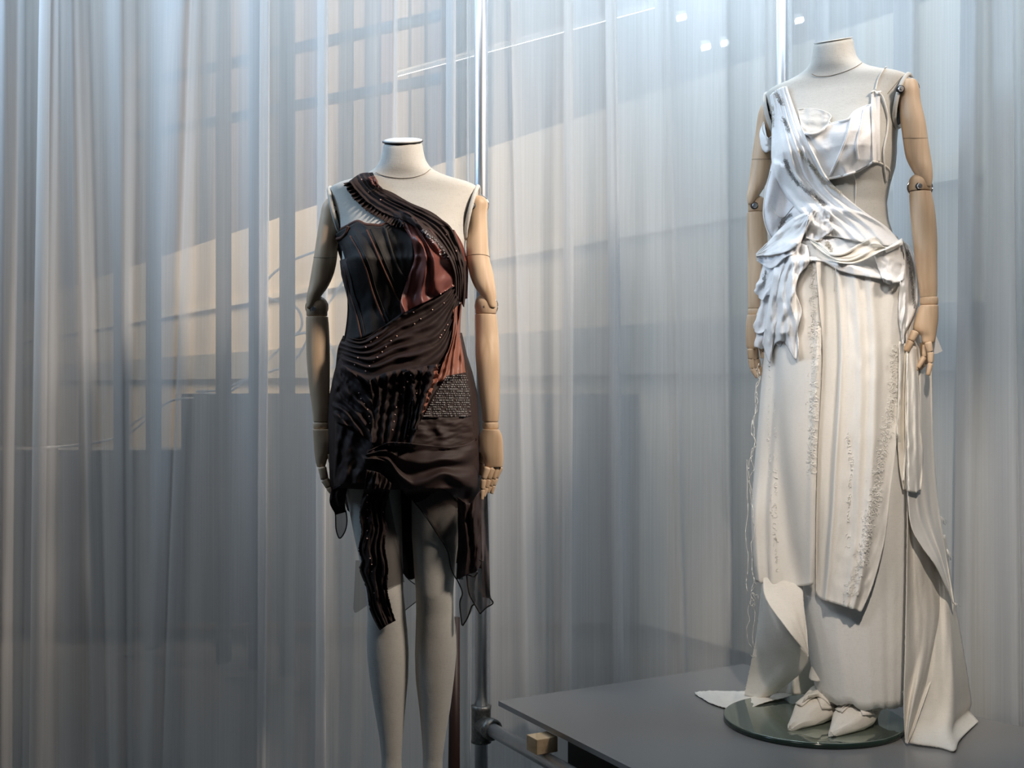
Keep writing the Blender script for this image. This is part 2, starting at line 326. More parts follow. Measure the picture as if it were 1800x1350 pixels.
    MB().tube([a_, b_], .002, 8).build('tube', em, t)
    MB().tube([a_+Vector((0, 0, .018)), b_+Vector((0, 0, .018))], .012, 8).build('housing', body, t)
    for i, (px, py, wd, lab) in enumerate([(1198, 31, 16, 'largest glowing lamp seen through the curtain at the top'), (1241, 83, 15, 'glowing lamp behind the curtain, left of the faint one'), (1274, 76, 12, 'faintest glowing lamp behind the curtain'), (1405, 36, 13, 'glowing lamp behind the curtain just right of the bright pole')]):
        c = on(px, py, 4.4); t = thing('ceiling_spot', lab, 'lamp', c)
        MB().box(c, wd*4.4/F, .03, .016, (Vector((.97, 0, .22)), Vector((0, 1, 0)), Vector((-.22, 0, .97)))).build('lens', em, t, smooth=False)
        MB().box(c+Vector((0, .03, .02)), wd*4.4/F*1.1, .03, .02).build('housing', body, t, smooth=False)
beyond()

# ------------------------------------------------------------------ mannequins
def supr(cx, cy, z, hx, hf, hb, ex=2.4, n=56, tilt=0., bust=0.):
    """one body section: hf depth to the front (-y), hb to the back; superellipse exponent ex"""
    r = []
    for k in range(n):
        a = 2*math.pi*k/n; c, s_ = math.cos(a), math.sin(a)
        x = math.copysign(abs(c)**(2/ex), c)*hx; y = math.copysign(abs(s_)**(2/ex), s_); y = y*hb if y > 0 else y*hf
        if bust and y < 0: y -= bust*(math.exp(-((x-.066)/.042)**2)+math.exp(-((x+.066)/.042)**2))
        r.append(Vector((cx+x, cy+y, z+tilt*y)))
    return r
TORSO = [(1.497, .042, .043, .043, -.018, .30), (1.48, .0435, .045, .045, -.017, .22), (1.458, .049, .048, .048, -.014, .16), (1.443, .060, .051, .052, -.010, .10), (1.431, .082, .054, .056, -.004, .05), (1.421, .112, .056, .06, .0, .02),
         (1.413, .140, .058, .063, .002, 0), (1.405, .158, .060, .066, .003, 0), (1.398, .1635, .062, .068, .004, 0), (1.385, .161, .066, .07, .005, 0), (1.36, .152, .076, .078, .005, 0), (1.33, .141, .088, .085, .004, 0), (1.30, .134, .098, .09, .002, 0), (1.27, .1315, .103, .093, 0, 0),
         (1.24, .131, .103, .092, 0, 0), (1.21, .128, .098, .09, 0, 0), (1.17, .118, .088, .084, .002, 0), (1.13, .110, .083, .08, .004, 0), (1.09, .114, .086, .084, .004, 0), (1.05, .127, .092, .095, .003, 0), (1.0, .143, .098, .108, 0, 0), (.95, .155, .10, .118, 0, 0),
         (.90, .160, .10, .12, 0, 0), (.86, .160, .098, .115, 0, 0), (.83, .155, .094, .106, 0, 0)]
def leg_rings(side, pts):
    r = []
    for z, cx, rx, ry, cy in pts: r.append(supr(cx, cy, z, rx, ry, ry, 2.1, 28))
    return r
LEGL = [(.87, -.078, .066, .085, 0), (.80, -.076, .068, .083, 0), (.734, -.066, .0585, .072, -.002), (.65, -.056, .052, .062, -.004), (.58, -.047, .045, .053, -.006), (.523, -.041, .0405, .048, -.008), (.48, -.038, .041, .046, .0), (.43, -.038, .0445, .048, .008), (.385, -.037, .0455, .05, .013), (.33, -.035, .042, .047, .015),
        (.27, -.033, .0345, .039, .014), (.21, -.030, .0265, .031, .011), (.16, -.0285, .0218, .026, .008), (.12, -.028, .0225, .027, .006), (.09, -.028, .025, .034, 0), (.06, -.028, .028, .045, -.012)]
LEGR = [(z, -x+dx, a, b, c) for (z, x, a, b, c), dx in zip(LEGL, [.008]*2+[.010, .014, .021, .027, .030, .031, .031, .031, .033, .034, .034, .034, .034, .034])]
def body(name, loc, yaw, mat, parent, feet=True):
    R = Matrix.Translation(loc) @ Matrix.Rotation(yaw, 4, 'Z'); mb = MB()
    rings = []
    for z, hx, hf, hb, cy, tl in TORSO:
        bu = .022*math.exp(-((z-1.245)/.045)**2)
        ex = 2.3 if z > 1.415 or z < 1.2 else 2.7
        rings.append([R @ v for v in supr(0, cy, z, hx, hf, hb, ex, 64, tl, bu)])
    mb.add(*loft(rings)); nt_ = len(mb.v)
    for pts in (LEGL, LEGR):
        mb.add(*loft([[R @ v for v in r] for r in leg_rings(0, pts)]))
        # foot, pointed down towards the toes
        last = pts[-1]; fr = []
        for k, (dy, zz, rx, rz) in enumerate([(.035, .07, .020, .03), (.02, .045, .026, .035), (-.03, .03, .030, .032), (-.08, .005, .034, .024), (-.12, -.012, .034, .016), (-.15, -.019, .024, .010), (-.162, -.021, .010, .006)]):
            fr.append([R @ Vector((last[1]+rx*math.cos(a), dy, zz+rz*math.sin(a))) for a in [2*math.pi*i/20 for i in range(20)]])
        if feet: mb.add(*loft(fr))
    o = mb.build(name, mat, parent)
    m = o.modifiers.new('r', 'REMESH'); m.mode = 'VOXEL'; m.voxel_size = .0045; m.use_smooth_shade = True
    sm = o.modifiers.new('s', 'SMOOTH'); sm.iterations = 6; sm.factor = .5
    return o, BVHTree.FromPolygons([Vector(v) for v in mb.v], mb.f), R
def armhole(R, sx, parent):
    """padded rim, dark socket and steel swivel plate where the wooden arm hangs"""
    rim, hole = MB(), MB(); pts = []
    for k in range(28):
        a = 2*math.pi*k/28; z = 1.348+.056*math.cos(a); y = .006+.047*math.sin(a)
        x = sx*(.1635-max(0, (1.40-z))*.255 - .002)
        pts.append(R @ Vector((x, y, z)))
    n = len(pts); rings = []
    for i in range(n):
        p = pts[i]; t = (pts[(i+1) % n]-pts[i-1]).normalized(); c = sum(pts, Vector())/n; o_ = (p-c).normalized(); u = t.cross(o_)
        rings.append([p+(o_*math.cos(q)+u*math.sin(q))*.0048 for q in [2*math.pi*k/10 for k in range(10)]])
    rings.append(rings[0]); rim.add(*loft(rings, False, False)); rim.build('armhole_rim', M['linen'], parent)
    ax = R.to_3x3() @ Vector((sx, 0, -.25)).normalized()
    hole.add([p-ax*.0 for p in pts]+[sum(pts, Vector())/n-ax*.0], [(i, (i+1) % n, n) for i in range(n)]); hole.build('socket_shade', M['dark'], parent)  # flat dark disc: shade inside the armhole is put into its colour
def ring_at(c, rx, ry, n=24, R=None, tilt=(0, 0)):
    return [Vector((c[0]+rx*math.cos(2*math.pi*k/n), c[1]+ry*math.sin(2*math.pi*k/n), c[2]+tilt[0]*rx*math.cos(2*math.pi*k/n)+tilt[1]*ry*math.sin(2*math.pi*k/n))) for k in range(n)]
def limb(pts, mat, name, parent, ry=1.0, sub=8):
    """pts: (px, py, width px, depth) down the limb"""
    q = cr(pts, (len(pts)-1)*sub+1); rings = []
    for a in q:
        D = a[3]; c = P(a[0], a[1], D); r = max(.0015, a[2]*D/F/2); rings.append(ring_at(c, r, r*ry))
    return MB().add(*loft(rings)).build(name, mat, parent)
def bolt(px, py, D, parent, r=.0062):
    c = P(px, py, D); mb = MB(); mb.tube([c+Vector((0, .014, 0)), c, c+Vector((0, -.0015, 0))], [r, r, r*.8], 20); mb.tube([c+Vector((0, -.0015, 0)), c+Vector((0, -.003, 0))], r*.45, 6)
    o = mb.build('bolt', M['steel'], parent, smooth=False)
    w_ = MB().tube([c+Vector((0, .01, 0)), c+Vector((0, .0012, 0))], r*1.35, 20).build('washer', M['dark'], o); return o
def finger(pts, D, rpx, parent, name='finger', dD=0.0):
    """jointed wooden finger: separate rounded segments meeting at dark slots"""
    mb = MB(); n = len(pts)
    for i in range(n-1):
        a = P(*pts[i], D+dD*i); b_ = P(*pts[i+1], D+dD*(i+1)); r0 = rpx*(1-.13*i)*D/F; r1 = rpx*(1-.13*(i+1))*D/F; t = (b_-a)
        mb.tube([a, a+t*.06, a+t*.16, a+t*.84, a+t*.96, b_], [r0*.6, r0*.93, r0, r1, r1*.95, r1*.45 if i == n-2 else r1*.7], 14)
    f = mb.build(name, M['beech'], parent)
    for i in range(1, n-1):
        c = P(*pts[i], D+dD*i); rj = rpx*(1-.13*i)*D/F
        o = MB().tube([c+Vector((0, -rj*.85, 0)), c+Vector((0, -rj*.2, 0))], .0011, 6).build('pin', M['dark'])
        o.parent = parent.parent; o.matrix_parent_inverse = parent.matrix_parent_inverse.copy()
    return f
def palm(secs, D, parent, thin=.55):
    q = cr(secs, (len(secs)-1)*6+1); rings = []
    for a in q:
        c = P((a[1]+a[2])/2, a[0], D); rings.append(ring_at(c, (a[2]-a[1])/2*D/F, max(.004, a[3]*D/F)))
    o = MB().add(*loft(rings)).build('hand', M['beech'], parent); bev(o, .002); return o

def elbow(px, py, wpx, D, parent, ybot):
    """barrel joint: rounded top, flat foot"""
    r = wpx*D/F/2; c = P(px, py, D); zb = P(px, ybot, D).z; rings = []
    for k in range(9):
        a = math.pi/2*k/8; rings.append(ring_at((c.x, c.y, c.z+.002+r*.92*math.cos(a)), max(.001, r*math.sin(a)), max(.001, r*math.sin(a))))
    rings.append(ring_at((c.x, c.y, zb+.002), r*.98, r*.98)); rings.append(ring_at((c.x, c.y, zb+.0004), r*.92, r*.92))
    return MB().add(*loft(rings)).build('elbow_joint', M['beech'], parent)
def wristball(px, py, wpx, hpx, D, parent):
    rings = []; h = hpx*D/F
    for k in range(9):
        t = -1+2*k/8; rr = wpx*D/F/2*(.86+.14*math.sqrt(max(0, 1-t*t))); c = P(px, py, D); rings.append(ring_at((c.x, c.y, c.z-t*h/2), rr, rr))
    return MB().add(*loft(rings)).build('wrist_joint', M['beech'], parent)
def cappart(R, parent, rim=True):
    cy, tl = -.018, .30; z = 1.4985
    rings = [[R @ v for v in supr(0, cy, z+dz, .0425*s_, .0435*s_, .0435*s_, 2.2, 40, tl)] for dz, s_ in ((-.0005, 1.02), (.0015, 1.03))]
    if rim: MB().add(*loft(rings)).build('neck_rim', M['dark'], parent)
    rings = [[R @ v for v in supr(0, cy, z+dz, .0425*s_, .0435*s_, .0435*s_, 2.2, 40, tl)] for dz, s_ in ((.0015, .99), (.004, .97), (.006, .8), (.007, .4))] if rim else [[R @ v for v in supr(0, cy, z+dz, .0425*s_, .0435*s_, .0435*s_, 2.2, 40, tl)] for dz, s_ in ((-.001, .985), (.001, .97), (.0015, .5))]
    MB().add(*loft(rings)).build('neck_cap', M['cap'] if rim else M['linen'], parent)
def seamline(bvh, pts, parent, name='neck_seam', mat=None, r=.0006):
    q = cr(pts, 60); out = []
    for px, py in q:
        d = P(px, py, 1)-Vector((0, 0, CAMZ)); d.normalize(); h = bvh.ray_cast(Vector((0, 0, CAMZ)), d)
        if h[0]: out.append(h[0]-d*.0012)
    if len(out) > 2: MB().tube(out, r, 6).build(name, mat or M['seam'], parent)

D1 = 2.60; m1loc = Vector((-190/F*D1, D1, 0)); m1 = thing('mannequin', 'linen dress form with jointed wooden arms wearing the short dark brown dress', 'mannequin', (m1loc.x, m1loc.y, -.05))
b1, bvh1, R1 = body('linen_body', m1loc, math.radians(-3), M['linen'], m1)
# aged linen tone on the legs: same cloth, older
nt = M['linen'].node_tree
armhole(R1, 1, m1); armhole(R1, -1, m1); cappart(R1, m1)
seamline(bvh1, [(660, 303), (675, 309), (700, 313), (725, 312), (745, 306), (757, 297)], m1)
# viewer's right arm
def arm(parent, upper, bolt1, elb, fore, wr, pl_, thin_, D, fingers, thumb, bolt2):
    limb(upper, M['beech'], 'upper_arm', parent); 
    bolt(*bolt1, parent); e = elbow(*elb[:4], parent, elb[4]); bolt(*bolt2, parent)
    limb(fore, M['beech'], 'forearm', parent); wristball(*wr, parent)
    hnd = palm(pl_, D, parent)
    for f in fingers: finger(f[0], D+f[1], f[2], hnd, 'finger', f[3] if len(f) > 3 else 0)
    for f in thumb: finger(f[0], D+f[1], f[2], hnd, 'thumb', f[3] if len(f) > 3 else 0)
arm(m1, [(838, 344, 8, 2.60), (839, 347, 24, 2.60), (840, 356, 35, 2.60), (839, 375, 35, 2.60), (839, 400, 36, 2.60), (840, 450, 40, 2.60), (846, 480, 42, 2.60), (852, 503, 37, 2.595), (859, 520, 27, 2.59), (864, 538, 15, 2.585), (866, 541, 8, 2.585)], (829, 361, 2.575),
    (854, 535, 38, 2.60, 552), [(854, 553, 36, 2.60), (854, 556, 38, 2.60), (856, 590, 41, 2.60), (857, 630, 42, 2.59), (860, 680, 37, 2.585), (862.5, 720, 31, 2.58), (862.5, 738, 29, 2.58), (862.5, 741, 27, 2.58)],
    (862.5, 748, 29, 13, 2.58), [(754.5, 850, 876, 12), (756, 848, 878, 13), (768, 842.5, 883, 12), (790, 844, 884.5, 11), (806, 849, 884.8, 10), (819, 852, 884, 8), (821, 854, 882, 6)], 0, 2.57,
    [([(857, 821), (850, 842), (848, 860), (846.5, 879)], -.012, 6.2), ([(865, 822), (859, 842), (855, 857), (850, 873)], -.004, 6), ([(873, 821), (867, 842), (862, 854), (857, 866)], .003, 5.6), ([(880, 820), (872, 840), (868, 853), (864, 868)], .010, 5.2)],
    [([(847, 793), (846.5, 815), (848, 836)], .016, 6.5)], (851.5, 539.5, 2.580))
arm(m1, [(585, 348, 8, 2.60), (585, 351, 22, 2.60), (583, 362, 33, 2.60), (581, 380, 36, 2.60), (577, 410, 38, 2.60), (572, 453, 41, 2.60), (567, 480, 40, 2.60), (560, 503, 34, 2.595), (552, 520, 26, 2.59), (546, 538, 15, 2.585), (544, 542, 8, 2.585)], (587, 367, 2.575),
    (557, 539, 37.5, 2.60, 556), [(557.5, 557, 37, 2.60), (557.5, 560, 39, 2.60), (558.5, 590, 41, 2.60), (559.5, 630, 41, 2.60), (561.5, 680, 36, 2.595), (564, 720, 30, 2.59), (564.5, 739, 28, 2.59), (564.5, 741, 27, 2.59)],
    (564.5, 748, 29, 13, 2.59), [(754.5, 551, 578, 12), (757, 550, 580, 13), (775, 551, 587, 13), (790, 552, 584, 12), (806, 554, 576, 11), (819, 557, 572, 9), (821, 559, 570, 7)], 0, 2.58,
    [([(565, 821), (569, 843), (577, 857), (584, 868)], -.012, 6.2), ([(567, 821), (571, 843), (579, 856), (587, 864)], .004, 5.8), ([(568, 820), (573, 841), (581, 853), (588, 860)], .018, 5.4)],
    [([(580, 797), (583, 815), (586, 836)], -.006, 5.6)], (551, 543, 2.578))
MB().tube([Vector((m1loc.x+.005, m1loc.y+.06, -.036)), Vector((m1loc.x+.005, m1loc.y+.06, -.03))], [.19, .188], 64).build('base_plate', M['mirror'], m1)
MB().tube([Vector((m1loc.x+.005, m1loc.y+.06, -.05)), Vector((m1loc.x+.005, m1loc.y+.06, -.036))], .19, 64).build('plate_rim', M['plate_edge'], m1)
a_, b_ = P(800, 1085, 2.74), P(798, 1352, 2.72); MB().tube([a_, b_, Vector((b_.x, b_.y, -.035))], [.011, .0135, .014], 16).build('support_strut', M['walnut'], m1)

D2 = 2.70; m2loc = Vector((.7316, D2, .249)); YAW2 = math.radians(-33)
m2 = thing('mannequin', 'linen dress form with jointed wooden arms wearing the long white gown', 'mannequin', (m2loc.x, m2loc.y, TOPZ))
# feet hidden in the shoes: this form carries the same body
b2, bvh2, R2 = body('linen_body', m2loc, YAW2, M['linen'], m2, feet=False)
armhole(R2, 1, m2); armhole(R2, -1, m2); cappart(R2, m2, False)
seamline(bvh2, [(1427, 130), (1438, 134), (1460, 133), (1490, 124), (1510, 114), (1521, 105)], m2)
seamline(bvh2, [(1560, 165), (1571, 152), (1583, 138), (1590, 131)], m2, 'shoulder_seam')
arm(m2, [(1597, 139, 8, 2.60), (1597, 142, 26, 2.60), (1597, 155, 36, 2.60), (1599, 180, 38, 2.60), (1605, 215, 42, 2.60), (1609, 245, 42, 2.60), (1614, 275, 42, 2.60), (1620, 295, 36, 2.595), (1626, 312, 26, 2.59), (1630, 326, 14, 2.585), (1631, 330, 7, 2.585)], (1584, 156, 2.575),
    (1617, 323, 38, 2.60, 336), [(1617, 338, 36, 2.60), (1618, 341, 38, 2.60), (1622, 375, 42, 2.60), (1626, 420, 41, 2.60), (1628, 460, 37, 2.595), (1631, 500, 32, 2.59), (1632, 519, 29, 2.59), (1632, 522, 28, 2.59)],
    (1633, 529, 31, 15, 2.59), [(536.5, 1618, 1648, 13), (540, 1616, 1649, 14), (560, 1609, 1649, 13), (578, 1606, 1647, 12), (590, 1619, 1645, 10), (600, 1621, 1643, 9), (603, 1623, 1641, 7)], 0, 2.585,
    [([(1631, 601), (1635.5, 618.5), (1636, 638), (1631, 660)], -.010, 6.4), ([(1626, 600), (1625, 627), (1613, 647), (1597, 656.5)], .008, 5.6), ([(1622, 602), (1623, 625), (1621, 645), (1608, 653)], .022, 5.2), ([(1636, 600), (1633, 622), (1626, 640), (1614, 650)], .032, 5)],
    [([(1609, 582), (1601, 599), (1592.5, 618)], -.014, 7.2)], (1617, 327, 2.578))
arm(m2, [(1352, 180, 8, 2.79), (1352, 183, 24, 2.79), (1350, 200, 34, 2.79), (1346, 235, 36, 2.79), (1342, 265, 37, 2.79), (1337, 300, 36, 2.79), (1331, 325, 30, 2.785), (1324, 343, 22, 2.78), (1320, 356, 12, 2.775), (1319, 360, 7, 2.775)], (1357, 197, 2.765),
    (1331, 360, 32, 2.79, 373), [(1330, 374, 31, 2.79), (1330, 377, 33, 2.79), (1331, 410, 35, 2.79), (1332, 450, 35, 2.79), (1330, 490, 31, 2.785), (1328.5, 530, 27, 2.78), (1328, 540, 26, 2.78), (1328, 542, 25, 2.78)],
    (1328, 548, 27, 12, 2.78), [(553.5, 1315, 1341, 11), (556, 1313, 1342, 12), (575, 1311, 1342, 12), (595, 1311, 1338, 11), (608, 1312, 1334, 10), (613, 1314, 1331, 8)], 0, 2.77,
    [([(1319, 613), (1319.5, 631), (1322, 648), (1332, 664)], -.012, 6), ([(1324, 613), (1326, 632), (1330, 647), (1337, 660)], .004, 5.5), ([(1328, 612), (1331, 630), (1335, 645), (1340, 654)], .018, 5)],
    [([(1336, 604), (1340, 618), (1341, 630)], -.006, 5)], (1327, 361, 2.768))
for cx, cy, rr in ((1617, 330, 21.5),):
    c = P(cx, cy, 2.602); MB().tube([c+Vector((rr*2.6/F*math.cos(a), 0, rr*2.6/F*.86*math.sin(a))) for a in [2*math.pi*k/48 for k in range(49)]], .0022, 8).build('joint_ring', M['chrome'], m2)
for (cx, cy, rr, D, pr) in ((1597, 156, 19, 2.605, m2), (840, 361, 18.5, 2.605, m1), (557, 540, 19.5, 2.605, m1), (855, 538, 19.8, 2.605, m1)):
    c = P(cx, cy, D); MB().tube([c+Vector((rr*D/F*math.cos(a), 0, rr*D/F*math.sin(a))) for a in [2*math.pi*k/48 for k in range(49)]], .0013, 8).build('joint_ring', M['chrome'], pr)
def arm_seam(px, py, wpx, D, parent, dip=3):
    r = wpx*D/F/2; c = P(px, py, D)
    MB().tube([c+Vector((r*1.002*math.cos(a), -r*1.002*math.sin(a), -dip*D/F*math.sin(a))) for a in [math.pi*k/24 for k in range(25)]], .00045, 5).build('joint_seam', M['seam'], parent)
arm_seam(840.3, 452, 40.5, 2.60, m1, -3); arm_seam(572, 452, 41, 2.60, m1, 3); arm_seam(1608.5, 243, 42.3, 2.60, m2, 4); arm_seam(1340, 280, 37, 2.79, m2, 3)
# round mirror-glass base
bc = Vector((.682, 2.705, TOPZ))
MB().tube([bc+Vector((0, 0, .0005)), bc+Vector((0, 0, .0118))], .2, 96).build('plate_rim', M['plate_edge'], m2)
MB().tube([bc+Vector((0, 0, .0118)), bc+Vector((0, 0, .0128)), bc+Vector((0, 0, .0131))], [.2, .1985, .196], 96).build('base_plate', M['mirror'], m2)

# ------------------------------------------------------------------ cloth panels laid over the forms
CAM = Vector((0, 0, CAMZ))
class Form:
    """the stack of surfaces a panel is laid on; every panel laid joins the stack"""
    def __init__(s, trees): s.t = list(trees)
    def hit(s, px, py):
        d = (P(px, py, 1)-CAM).normalized(); best = None
        for t in s.t:
            h = t.ray_cast(CAM, d)
            if h[0] is not None and (best is None or h[0].y < best): best = h[0].y
        return best
def edge(pts, n): return cr(pts, n)
def coons(T, B, Lf, R, nu, nv):
    k = len(T[0]); Lf = Lf or [T[0], B[0]]; R = R or [T[-1], B[-1]]
    T, B, Lf, R = edge(T, nu), edge(B, nu), edge(Lf, nv), edge(R, nv)
    u = np.linspace(0, 1, nu)[None, :, None]; v = np.linspace(0, 1, nv)[:, None, None]
    return (1-v)*T[None]+v*B[None]+(1-u)*Lf[:, None]+u*R[:, None]-((1-u)*(1-v)*T[0]+u*(1-v)*T[-1]+(1-u)*v*B[0]+u*v*B[-1])
def diffuse(D, miss, it):
    for _ in range(it):
        q = np.pad(D, 1, mode='edge'); a = (q[:-2, 1:-1]+q[2:, 1:-1]+q[1:-1, :-2]+q[1:-1, 2:])/4
        D = np.where(miss, a, D)
    return D
def panel(name, mat, parent, form, T, B, Lf=None, R=None, nu=36, nv=40, gap=.003, fold=None, smooth=4, thick=.0012, curl=(0, 0), rag=0, limit=.05, join=True, into=None, wig=None, label=None):
    G = coons(T, B, Lf, R, nu, nv); has = G.shape[2] == 3
    if rag:
        for j in range(nv):
            for e in (0, nu-1): G[j, e, 0] += rag*nz(j*.9, e, 3)*1.5
        for i in range(nu): G[nv-1, i, 1] += rag*nz(i*.9, 7, 3)*1.5
    if wig:
        for j in range(nv):
            for i in range(nu):
                a, b_ = wig(i/(nu-1), j/(nv-1)); G[j, i, 0] += a; G[j, i, 1] += b_
    Hh = np.full((nv, nu), np.nan)
    for j in range(nv):
        for i in range(nu):
            h = form.hit(G[j, i, 0], G[j, i, 1]) if form else None
            if h: Hh[j, i] = h-gap
    if has:
        D = G[:, :, 2].copy(); D = np.where(np.isnan(Hh), D, np.minimum(D, Hh))
    else:
        miss = np.isnan(Hh)
        med = np.nanmedian(Hh); Hh = np.where(Hh > med+limit*3, np.nan, Hh); miss = np.isnan(Hh)
        D = np.where(miss, np.nan, Hh)
        # nearest known value first, then relax
        for _ in range(nu+nv):
            if not np.isnan(D).any(): break
            q = np.pad(D, 1, constant_values=np.nan); st = np.stack([q[:-2, 1:-1], q[2:, 1:-1], q[1:-1, :-2], q[1:-1, 2:]])
            with np.errstate(all='ignore'):
                import warnings; warnings.simplefilter('ignore'); a = np.nanmean(st, 0)
            D = np.where(np.isnan(D), a, D)
        D = diffuse(D, miss, 40)
    for _ in range(smooth):
        q = np.pad(D, 1, mode='edge'); a = (q[:-2, 1:-1]+q[2:, 1:-1]+q[1:-1, :-2]+q[1:-1, 2:])/4
        D = np.where(np.isnan(Hh), a, np.minimum(a, Hh))
    vs = []
    for j in range(nv):
        for i in range(nu):
            u, v = i/(nu-1), j/(nv-1); d = D[j, i]
            if fold: d -= fold(u, v)
            if curl[0] and u < .1: d += curl[0]*(1-u/.1)**2
            if curl[1] and u > .9: d += curl[1]*((u-.9)/.1)**2
            vs.append(P(G[j, i, 0], G[j, i, 1], d))
    fs = [(j*nu+i, (j+1)*nu+i, (j+1)*nu+i+1, j*nu+i+1) for j in range(nv-1) for i in range(nu-1)]
    o = link(name, mesh(name, vs, fs), mat, parent, label=label)
    if thick: m = o.modifiers.new('t', 'SOLIDIFY'); m.thickness = thick; m.offset = -1
    if into: into.t.append(BVHTree.FromPolygons(vs, fs))
    if join and form: form.t.append(BVHTree.FromPolygons(vs, fs))
    return o
def pleat(n, amp, slant=0., ph=0., sharp=1.5, rnd=.5, fade=0, axis='u'):
    def f(u, v):
        if axis == 'v': u, v = v, u
        q = n*(u+slant*v)+ph+rnd*nz(u*3+ph, v*2.2, ph+n)
        a = (.5+.5*math.cos(2*math.pi*q))**sharp*amp
        a *= .65+.7*abs(nz(u*4, v*3, n+ph+9))
        if fade: a *= min(1, v/fade)
        return a
    return f
def addf(*fs): return lambda u, v: sum(f(u, v) for f in fs)
def crumple(amp, sc=5, seed=0): return lambda u, v: amp*(.5+nz(u*sc, v*sc*1.3, seed)+.45*nz(u*sc*2.3, v*sc*2.3, seed+3))
def bump_at(u0, wd, amp, slant=0): return lambda u, v: amp*math.exp(-((u-u0-slant*v)/wd)**2)
def step_at(u0, wd, amp, slant=0): return lambda u, v: amp/(1+math.exp(-(u-u0-slant*v)/wd))
def lay(form, pts, n, lift=.001, D=None):
    out = []; last = None
    for a in cr(pts, n):
        h = form.hit(a[0], a[1]) if form else None
        if h is None or (last and h > last+.08): h = last if last else (D or 2.6)
        last = h; out.append(P(a[0], a[1], h-lift))
    for _ in range(3): out = [out[0]]+[(out[i-1]+out[i]*2+out[i+1])/4 for i in range(1, len(out)-1)]+[out[-1]]
    return out
def cord(name, mat, parent, form, pts, r=.001, n=50, lift=.001, D=None, label=None): return MB().tube(lay(form, pts, n, lift, D), r, 6).build(name, mat, parent, label=label)
def trim(name, mat, parent, form, pts, wpx, n, size=.0022, seed=1, label=None):
    """tangled little loops sewn along a line"""
    r = random.Random(seed); q = cr(pts, 200); mb = MB()
    for i in range(n):
        a = q[r.randrange(200)]; px, py = a[0]+r.gauss(0, wpx*.45), a[1]+r.gauss(0, wpx*.45); h = form.hit(px, py)
        if not h: continue
        c = P(px, py, h-.0015); R_ = Matrix.Rotation(r.random()*6.28, 3, 'Y') @ Matrix.Rotation(r.uniform(-.7, .7), 3, 'X'); s_ = size*r.uniform(.6, 1.3); aa = r.uniform(2.5, 5.5)
        mb.tube([c+R_ @ Vector((s_*math.cos(t), 0, s_*math.sin(t))) for t in [aa*k/6 for k in range(7)]], .00045, 4)
    return mb.build(name, mat, parent, stuff=True, label=label)
Z1 = lambda pts: [(x/4.5+520, y/4.5+220) for x, y in pts]
Z2 = lambda pts: [(x/4.5+520, y/4.5+500) for x, y in pts]
Z3 = lambda pts: [(x/4.5+520, y/4.5+760) for x, y in pts]
# ---- dark dress
K = {}
K['char'] = fabric('coated_denim', (.018, .016, .016), (.030, .026, .024), rough=.65, weave=900, bump=.3, wr=.18, spec=.3)
K['brown'] = fabric('brown_chiffon', (.020, .0115, .0105), (.034, .019, .017), rough=.75, weave=800, bump=.35, wr=.45, spec=.3)
K['satin'] = fabric('brown_satin', (.027, .0155, .0135), (.040, .022, .019), rough=.66, weave=1200, bump=.12, wr=.10, spec=.4)
K['burg'] = fabric('burgundy_satin', (.12, .036, .032), (.19, .062, .048), rough=.45, weave=1200, bump=.1, wr=.1, spec=.5)
K['rust'] = fabric('rust_satin', (.22, .085, .055), (.30, .12, .08), rough=.5, weave=1200, bump=.1, wr=.2, spec=.4)
K['lace'] = fabric('brown_lace', (.024, .015, .014), (.050, .034, .031), rough=.7, weave=420, bump=.6, wr=.5)
K['sheer'] = fabric('sheer_brown', (.030, .019, .016), (.045, .03, .026), rough=.8, alpha=.62)
K['mesh'] = fabric('sheer_mesh', (.05, .042, .04), (.09, .075, .07), rough=.7, alpha=.60, weave=500)
K['smoke'] = fabric('sheer_smoke', (.02, .02, .02), (.03, .03, .03), rough=.8, alpha=.45)
K['cordc'] = plain('brown_cord', (.09, .035, .022), .7, bump=.4, sc=600)
K['hem'] = plain('black_hem', (.006, .005, .005), .7)
K['bead'] = plain('pink_bead', (.62, .40, .36), .25, .3, var=.2)
K['silver'] = plain('silver_bead', (.62, .60, .60), .3, .35, sc=500, var=.5)
dd = thing('dress', 'short dark brown one-shoulder draped dress on the left dress form', 'dress', (m1loc.x, m1loc.y, .75))
f1 = Form([bvh1])
shell = []
RR = R1
for z, hx, hf, hb, cy, tl in TORSO:
    if z > 1.245: continue
    if z < .99: break
    shell.append([RR @ v for v in supr(0, cy, z, hx+.005, hf+.006, hb+.006, 2.5, 64, 0, .022*math.exp(-((z-1.245)/.045)**2))])
for z, hx, hf, hb, cx in ((.95, .160, .108, .124, 0), (.90, .163, .112, .126, 0), (.85, .164, .114, .128, .002), (.80, .163, .114, .128, .003), (.755, .161, .114, .130, .003)):
    shell.append([RR @ v for v in supr(cx, 0, z, hx, hf, hb, 2.4, 64)])
vs, fs = loft(shell, False, False); o = link('dress_lining', mesh('l', vs, fs), K['satin'], dd); m = o.modifiers.new('t', 'SOLIDIFY'); m.thickness = .001; f1.t.append(BVHTree.FromPolygons(vs, fs))
